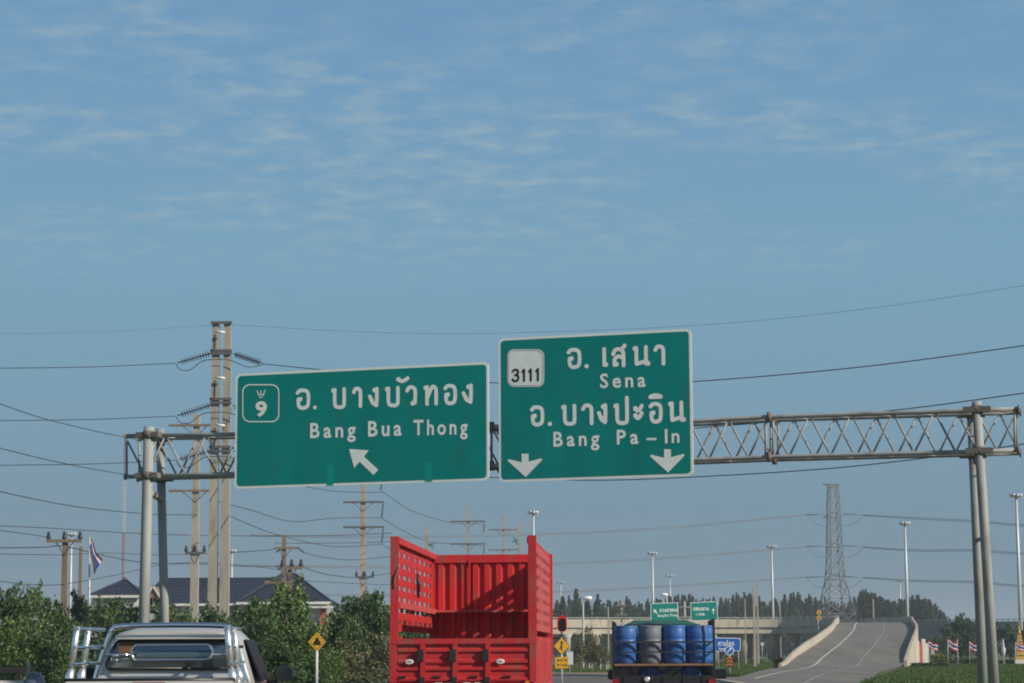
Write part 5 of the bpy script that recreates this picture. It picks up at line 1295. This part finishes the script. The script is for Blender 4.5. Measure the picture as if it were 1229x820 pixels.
left_trees = [
 ('mid',0,4,716,92,60,'leafy tree at the far left edge'), ('bright',0,34,712,98,52,'pointed light green tree left of the brown pole'), ('mid',1,58,729,90,58,'bushy tree touching the left pole'),
 ('bright',1,14,748,82,60,'low bright bush below the far left tree'), ('mid',2,62,760,80,50,'low bush at the foot of the left brown pole'), ('dark',0,92,722,120,40,'dark tree behind the pickup rack, left of the flagpole'),
 ('mid',0,128,724,112,52,'tree in front of the small tower roof'), ('dark',1,160,728,118,46,'dark tree behind the left gantry post'), ('mid',1,196,727,110,48,'tree between the gantry posts and the thin pole'),
 ('bright',1,222,736,108,40,'light bush before the house between the poles'), ('mid',2,252,728,106,44,'tree at the foot of the twin pole'), ('dark',0,284,738,112,46,'dark low tree right of the twin pole'),
 ('bright',0,338,704,96,76,'large bright tree before the right end of the blue roof'), ('mid',1,310,724,92,58,'tree just right of the pickup cab'), ('bright',1,362,730,90,60,'bright bush left of the yellow diamond sign'),
 ('mid',0,334,768,84,60,'low bush beside the pickup mirror'), ('mid',2,405,732,100,58,'tree behind the yellow diamond sign'), ('dark',1,430,722,110,56,'dark tree under the palm crown'),
 ('mid',0,452,716,106,52,'tree close to the left side of the red truck'), ('dry',0,415,770,92,62,'dry yellowish bush at the left of the red truck'), ('dry',0,452,762,94,50,'dry bush against the red truck side'),
 ('mid',1,486,738,112,52,'tree showing through the gaps in the left side of the red truck'), ('dark',0,508,742,118,44,'dark tree hidden behind the red truck bed'),
 ('bright',1,388,778,88,40,'low bush at the foot of the yellow diamond sign')]
for kind, k, px, yt, d, wpx, lb in left_trees: btree(lb, kind, k, px, yt-(5 if px < 100 else 2), d, wpx*(1.5 if 100 < px < 300 else 1.2), px*0.37)
# more greenery hiding the horizon behind, as one mass
def mass(name, px0, px1, d0, d1, hmin, hmax, n, size, m, seed):
    r = np.random.default_rng(seed); k = n; d_ = r.uniform(d0, d1, k); px_ = r.uniform(px0, px1, k)
    hh = hmin+(hmax-hmin)*(0.5+0.5*np.sin(px_*0.13+seed)*np.sin(px_*0.041+1.3)); z = hh*r.uniform(0,1,k)**0.8
    pts = np.stack([(px_-CX)/F*d_, d_, z],1); o = link(name, leaf_mesh(name, pts, size, M[m], seed=seed)); o['kind'] = 'stuff'; return o
mass('undergrowth', -40, 470, 100, 124, 1.4, 2.6, 15000, 0.22, 'leaf_dark', 3)
mass('hillside_scrub', -60, 470, 215, 240, 2.5, 5.0, 7000, 0.42, 'leaf_mid', 5)
# palms
def palm(label, px, ytop, d, hw, seed):
    r = np.random.default_rng(seed); top = P(px, ytop+6, d); H_ = top.z; t = thing('palm_tree', label, 'palm', (top.x, d, 0), 0, 'palms behind the left trees')
    MB().tube([(0,0,0),(0.1,0,H_*0.5),(0,0,H_)], [0.16,0.12,0.1], 8).build('trunk', M['bark'], t)
    for k in range(15):
        a = 6.28*k/15+r.uniform(-.2,.2); L_ = hw*d/F*r.uniform(0.85,1.15); el = r.uniform(0.15,1.0)
        sp_ = [Vector((math.cos(a)*L_*u*math.cos(el*0.6), math.sin(a)*L_*u*math.cos(el*0.6), H_+L_*(u*math.sin(el)-(0.55+0.5*math.sin(el))*u*u*1.05))) for u in np.linspace(0,1,9)]
        mb = MB().tube(sp_, list(np.linspace(0.03,0.008,9)), 4)
        sd = Vector((-math.sin(a), math.cos(a), 0))
        for i in range(1,9):
            for f in (0.0, 0.5):
                q = sp_[i-1].lerp(sp_[i], f); ll = L_*0.3*(1-0.55*(i/9))
                for s in (-1,1):
                    e = q + sd*s*ll*0.8 + Vector((0,0,-ll*0.55)) + (sp_[i]-sp_[i-1]).normalized()*ll*0.45; w_ = (sp_[i]-sp_[i-1]).normalized()*0.035
                    mb.add([q-w_, q+w_, e], [(0,1,2)])
        mb.build('frond', M['leaf_palm'], t)
palm('palm whose fronds spread left of the tall pale pole', 424, 713, 128, 15, 1)
palm('palm just right of the tall pale pole top of trees', 446, 709, 126, 16, 2)
palm('palm leaning near the left edge of the red truck', 461, 722, 124, 13, 3)
# casuarina belt behind the flyover
cps = [conifer_proto(60+k, 16, 4.4, 1300, 0.3, M['leaf_pine']) for k in range(5)]
r = np.random.default_rng(11); n_c = 0
px = 664.0
while px < 1000:
    for row in range(2):
        x_ = px+r.uniform(-3,3)+row*2.5; d = (560 if row == 0 else 625)+r.uniform(-20,20) + (95 if x_ > 982 else 0)
        yt = 720+3*math.sin(px*0.09)+r.uniform(-5,7) + (2 if row else 0) + (-4 if px > 780 else 3)*0.6
        h = htree(x_, yt, d); wsc = r.uniform(0.62,1.0)
        plant('pine_tree', 'dark feathery conifer in the belt of trees behind the flyover', 'tree', cps[n_c % 5], G(x_, d), (wsc, wsc, h/16), r.uniform(0,6.28), 'conifers behind the flyover'); n_c += 1
    px += 3.9
for px, yt, d, ws_, lb in ((692,706,470,0.95,'tallest conifer near the red truck, its tip above the belt'), (718,713,450,0.85,'conifer standing before the belt left of the drum truck'), (676,716,465,0.8,'conifer beside the red truck mirror'), (706,722,455,0.75,'conifer behind the curved street lamp'), (733,726,460,0.7,'conifer behind the left stake of the drum truck')):
    plant('pine_tree', lb, 'tree', cps[n_c % 5], G(px, d), (ws_, ws_, htree(px, yt, d)/16), px, 'conifers behind the flyover'); n_c += 1
ox_ = [1004,1018,1030,1036,1045,1055,1065,1075,1085,1095,1105,1115,1125,1133,1138]; oy_ = [722,721,713,706,707,713,719,721,717,714,714,718,724,733,743]
px = 1004.0
while px < 1138:
    for row in range(2):
        x_ = px+r.uniform(-1.6,1.6); d = (545 if row else 580)+r.uniform(-14,14) + (100 if x_ < 1033 else 0); h = htree(x_, float(np.interp(x_, ox_, oy_))+abs(r.normal(0,2.2))+(4 if row else 0), d); wsc = r.uniform(0.75,1.15)
        plant('pine_tree', 'dark conifer in the rounded clump of trees right of the lattice tower', 'tree', cps[n_c % 5], G(x_, d), (wsc, wsc, h/16), r.uniform(0,6.28), 'conifers right of the lattice tower'); n_c += 1
    px += 3.6
for k, (px, yt, d, wpx, lb) in enumerate(((1153,740,290,36,'dark tree left of the right gantry posts'),(1140,752,285,26,'dark tree behind the flags'),(1166,746,280,28,'dark tree right behind the gantry posts'),(1190,749,300,40,'dark tree right of the gantry posts'),(1212,752,300,36,'dark tree behind the shrine'),(1236,748,300,40,'dark tree at the right edge'),(1122,766,280,24,'low dark tree beside the ramp wall'))):
    btree(lb, 'dark', k, px, yt, d, wpx, k*0.9, 'dark trees on the right lawn')
for k, (px, yt, d, wpx, lb) in enumerate(((696,760,175,30,'sparse dry shrub before the flyover beside the red truck'),(718,762,172,30,'sparse dry shrub before the flyover left of the drums'),(706,752,182,24,'taller thin shrub between the truck mirror and the drums'))):
    btree(lb, 'dry', 0, px, yt, d, wpx, k*1.7, 'dry shrubs under the flyover')
for k, (px, yt, d, wpx, kind, lb) in enumerate(((933,789,235,18,'mid','small green bush under the flyover right of the poles'),(880,786,240,26,'mid','green bush behind the blue sign'),(905,791,225,24,'bright','low green bush at the foot of the concrete poles'),(690,781,230,24,'dark','dark bush under the flyover beside the merge sign'),(726,780,232,30,'dark','dark bush under the flyover left of the drums'))):
    btree(lb, kind, k, px, yt, d, wpx, k, 'bushes under the flyover')
# hedges on the right lawn
def hedge(label, px0, px1, yt, d, m, n, size, seed):
    a = G(px0, d); c = G(px1, d); zt = Zat(yt, d, px0); r = np.random.default_rng(seed); L_ = c.x-a.x
    pts = np.stack([r.uniform(0,1,n)*L_, r.uniform(-0.4,0.4,n), zt*(0.05+0.95*r.uniform(0,1,n)**0.7)*(0.85+0.15*np.sin(np.linspace(0,9,n)))],1)
    t = thing('hedge', label, 'hedge', a); link('foliage', leaf_mesh('foliage', pts, size, M[m], seed=seed), t); MB().tube([(0,0,0.05),(L_,0,0.05)],0.04,5).build('stem', M['bark'], t)
hedge('clipped yellow-green hedge behind the flags', 1117, 1137, 785.5, 212, 'hedge_yellow', 1500, 0.12, 1)
hedge('low dark hedge at the foot of the ramp wall', 1094, 1138, 796, 190, 'leaf_dark', 2200, 0.12, 2)
hedge('low green hedge right of the gantry posts', 1180, 1232, 792, 215, 'leaf_mid', 2500, 0.12, 4)
hedge('green hedge between the flags and the gantry posts', 1138, 1178, 790, 218, 'leaf_mid', 2000, 0.12, 5)
# grass blades
def grass(name, corners, n, h, seed, m='grass_blade'):
    r = np.random.default_rng(seed); u = r.uniform(0,1,(n,2)); A = [np.array(c) for c in corners]
    p = ((1-u[:,:1])*(1-u[:,1:])*A[0] + u[:,:1]*(1-u[:,1:])*A[1] + u[:,:1]*u[:,1:]*A[2] + (1-u[:,:1])*u[:,1:]*A[3])
    a = r.uniform(0,6.28,n); hh = h*r.uniform(0.4,1.3,n); wv = 0.045*r.uniform(0.6,1.5,n); z = np.zeros(n)
    dx, dy = np.cos(a)*wv, np.sin(a)*wv; lx, ly = r.normal(0,0.35,n)*hh, r.normal(0,0.35,n)*hh
    V = np.stack([np.stack([p[:,0]-dx,p[:,1]-dy,z],1), np.stack([p[:,0]+dx,p[:,1]+dy,z],1), np.stack([p[:,0]+lx,p[:,1]+ly,hh],1)],1).reshape(-1,3)
    me = bpy.data.meshes.new(name); me.vertices.add(3*n); me.vertices.foreach_set('co', V.ravel()); me.loops.add(3*n); me.loops.foreach_set('vertex_index', np.arange(3*n))
    me.polygons.add(n); me.polygons.foreach_set('loop_start', np.arange(0,3*n,3)); me.polygons.foreach_set('loop_total', np.full(n,3)); me.materials.append(M[m]); me.update(calc_edges=True)
    o = link(name, me); o['kind'] = 'stuff'
g2 = lambda px, d: (G(px,d).x, d)
grass('lawn_grass', [g2(1030,100), g2(1240,100), g2(1240,215), g2(1098,215)], 60000, 0.16, 1)
grass('verge_grass', [g2(868,128), g2(885,128), g2(940,235), g2(860,250)], 26000, 0.26, 2)
grass('verge_grass', [g2(640,160), g2(735,160), g2(740,235), g2(640,235)], 8000, 0.16, 3)

# ------------------------------------------------------------------ haze
hm = bpy.data.materials.new('haze'); hm.use_nodes = True; hn = hm.node_tree.nodes; hn.remove(hn['Principled BSDF'])
pv = hn.new('ShaderNodeVolumePrincipled'); pv.inputs['Color'].default_value = (0.80, 0.90, 1.0, 1); pv.inputs['Density'].default_value = 0.00028
pv.inputs['Anisotropy'].default_value = 0.0
hm.node_tree.links.new(pv.outputs[0], hn['Material Output'].inputs['Volume'])
hz = MB().box((0, 1400, 24.5), (3400, 3300, 51)).build('haze', hm); hz['kind'] = 'stuff'
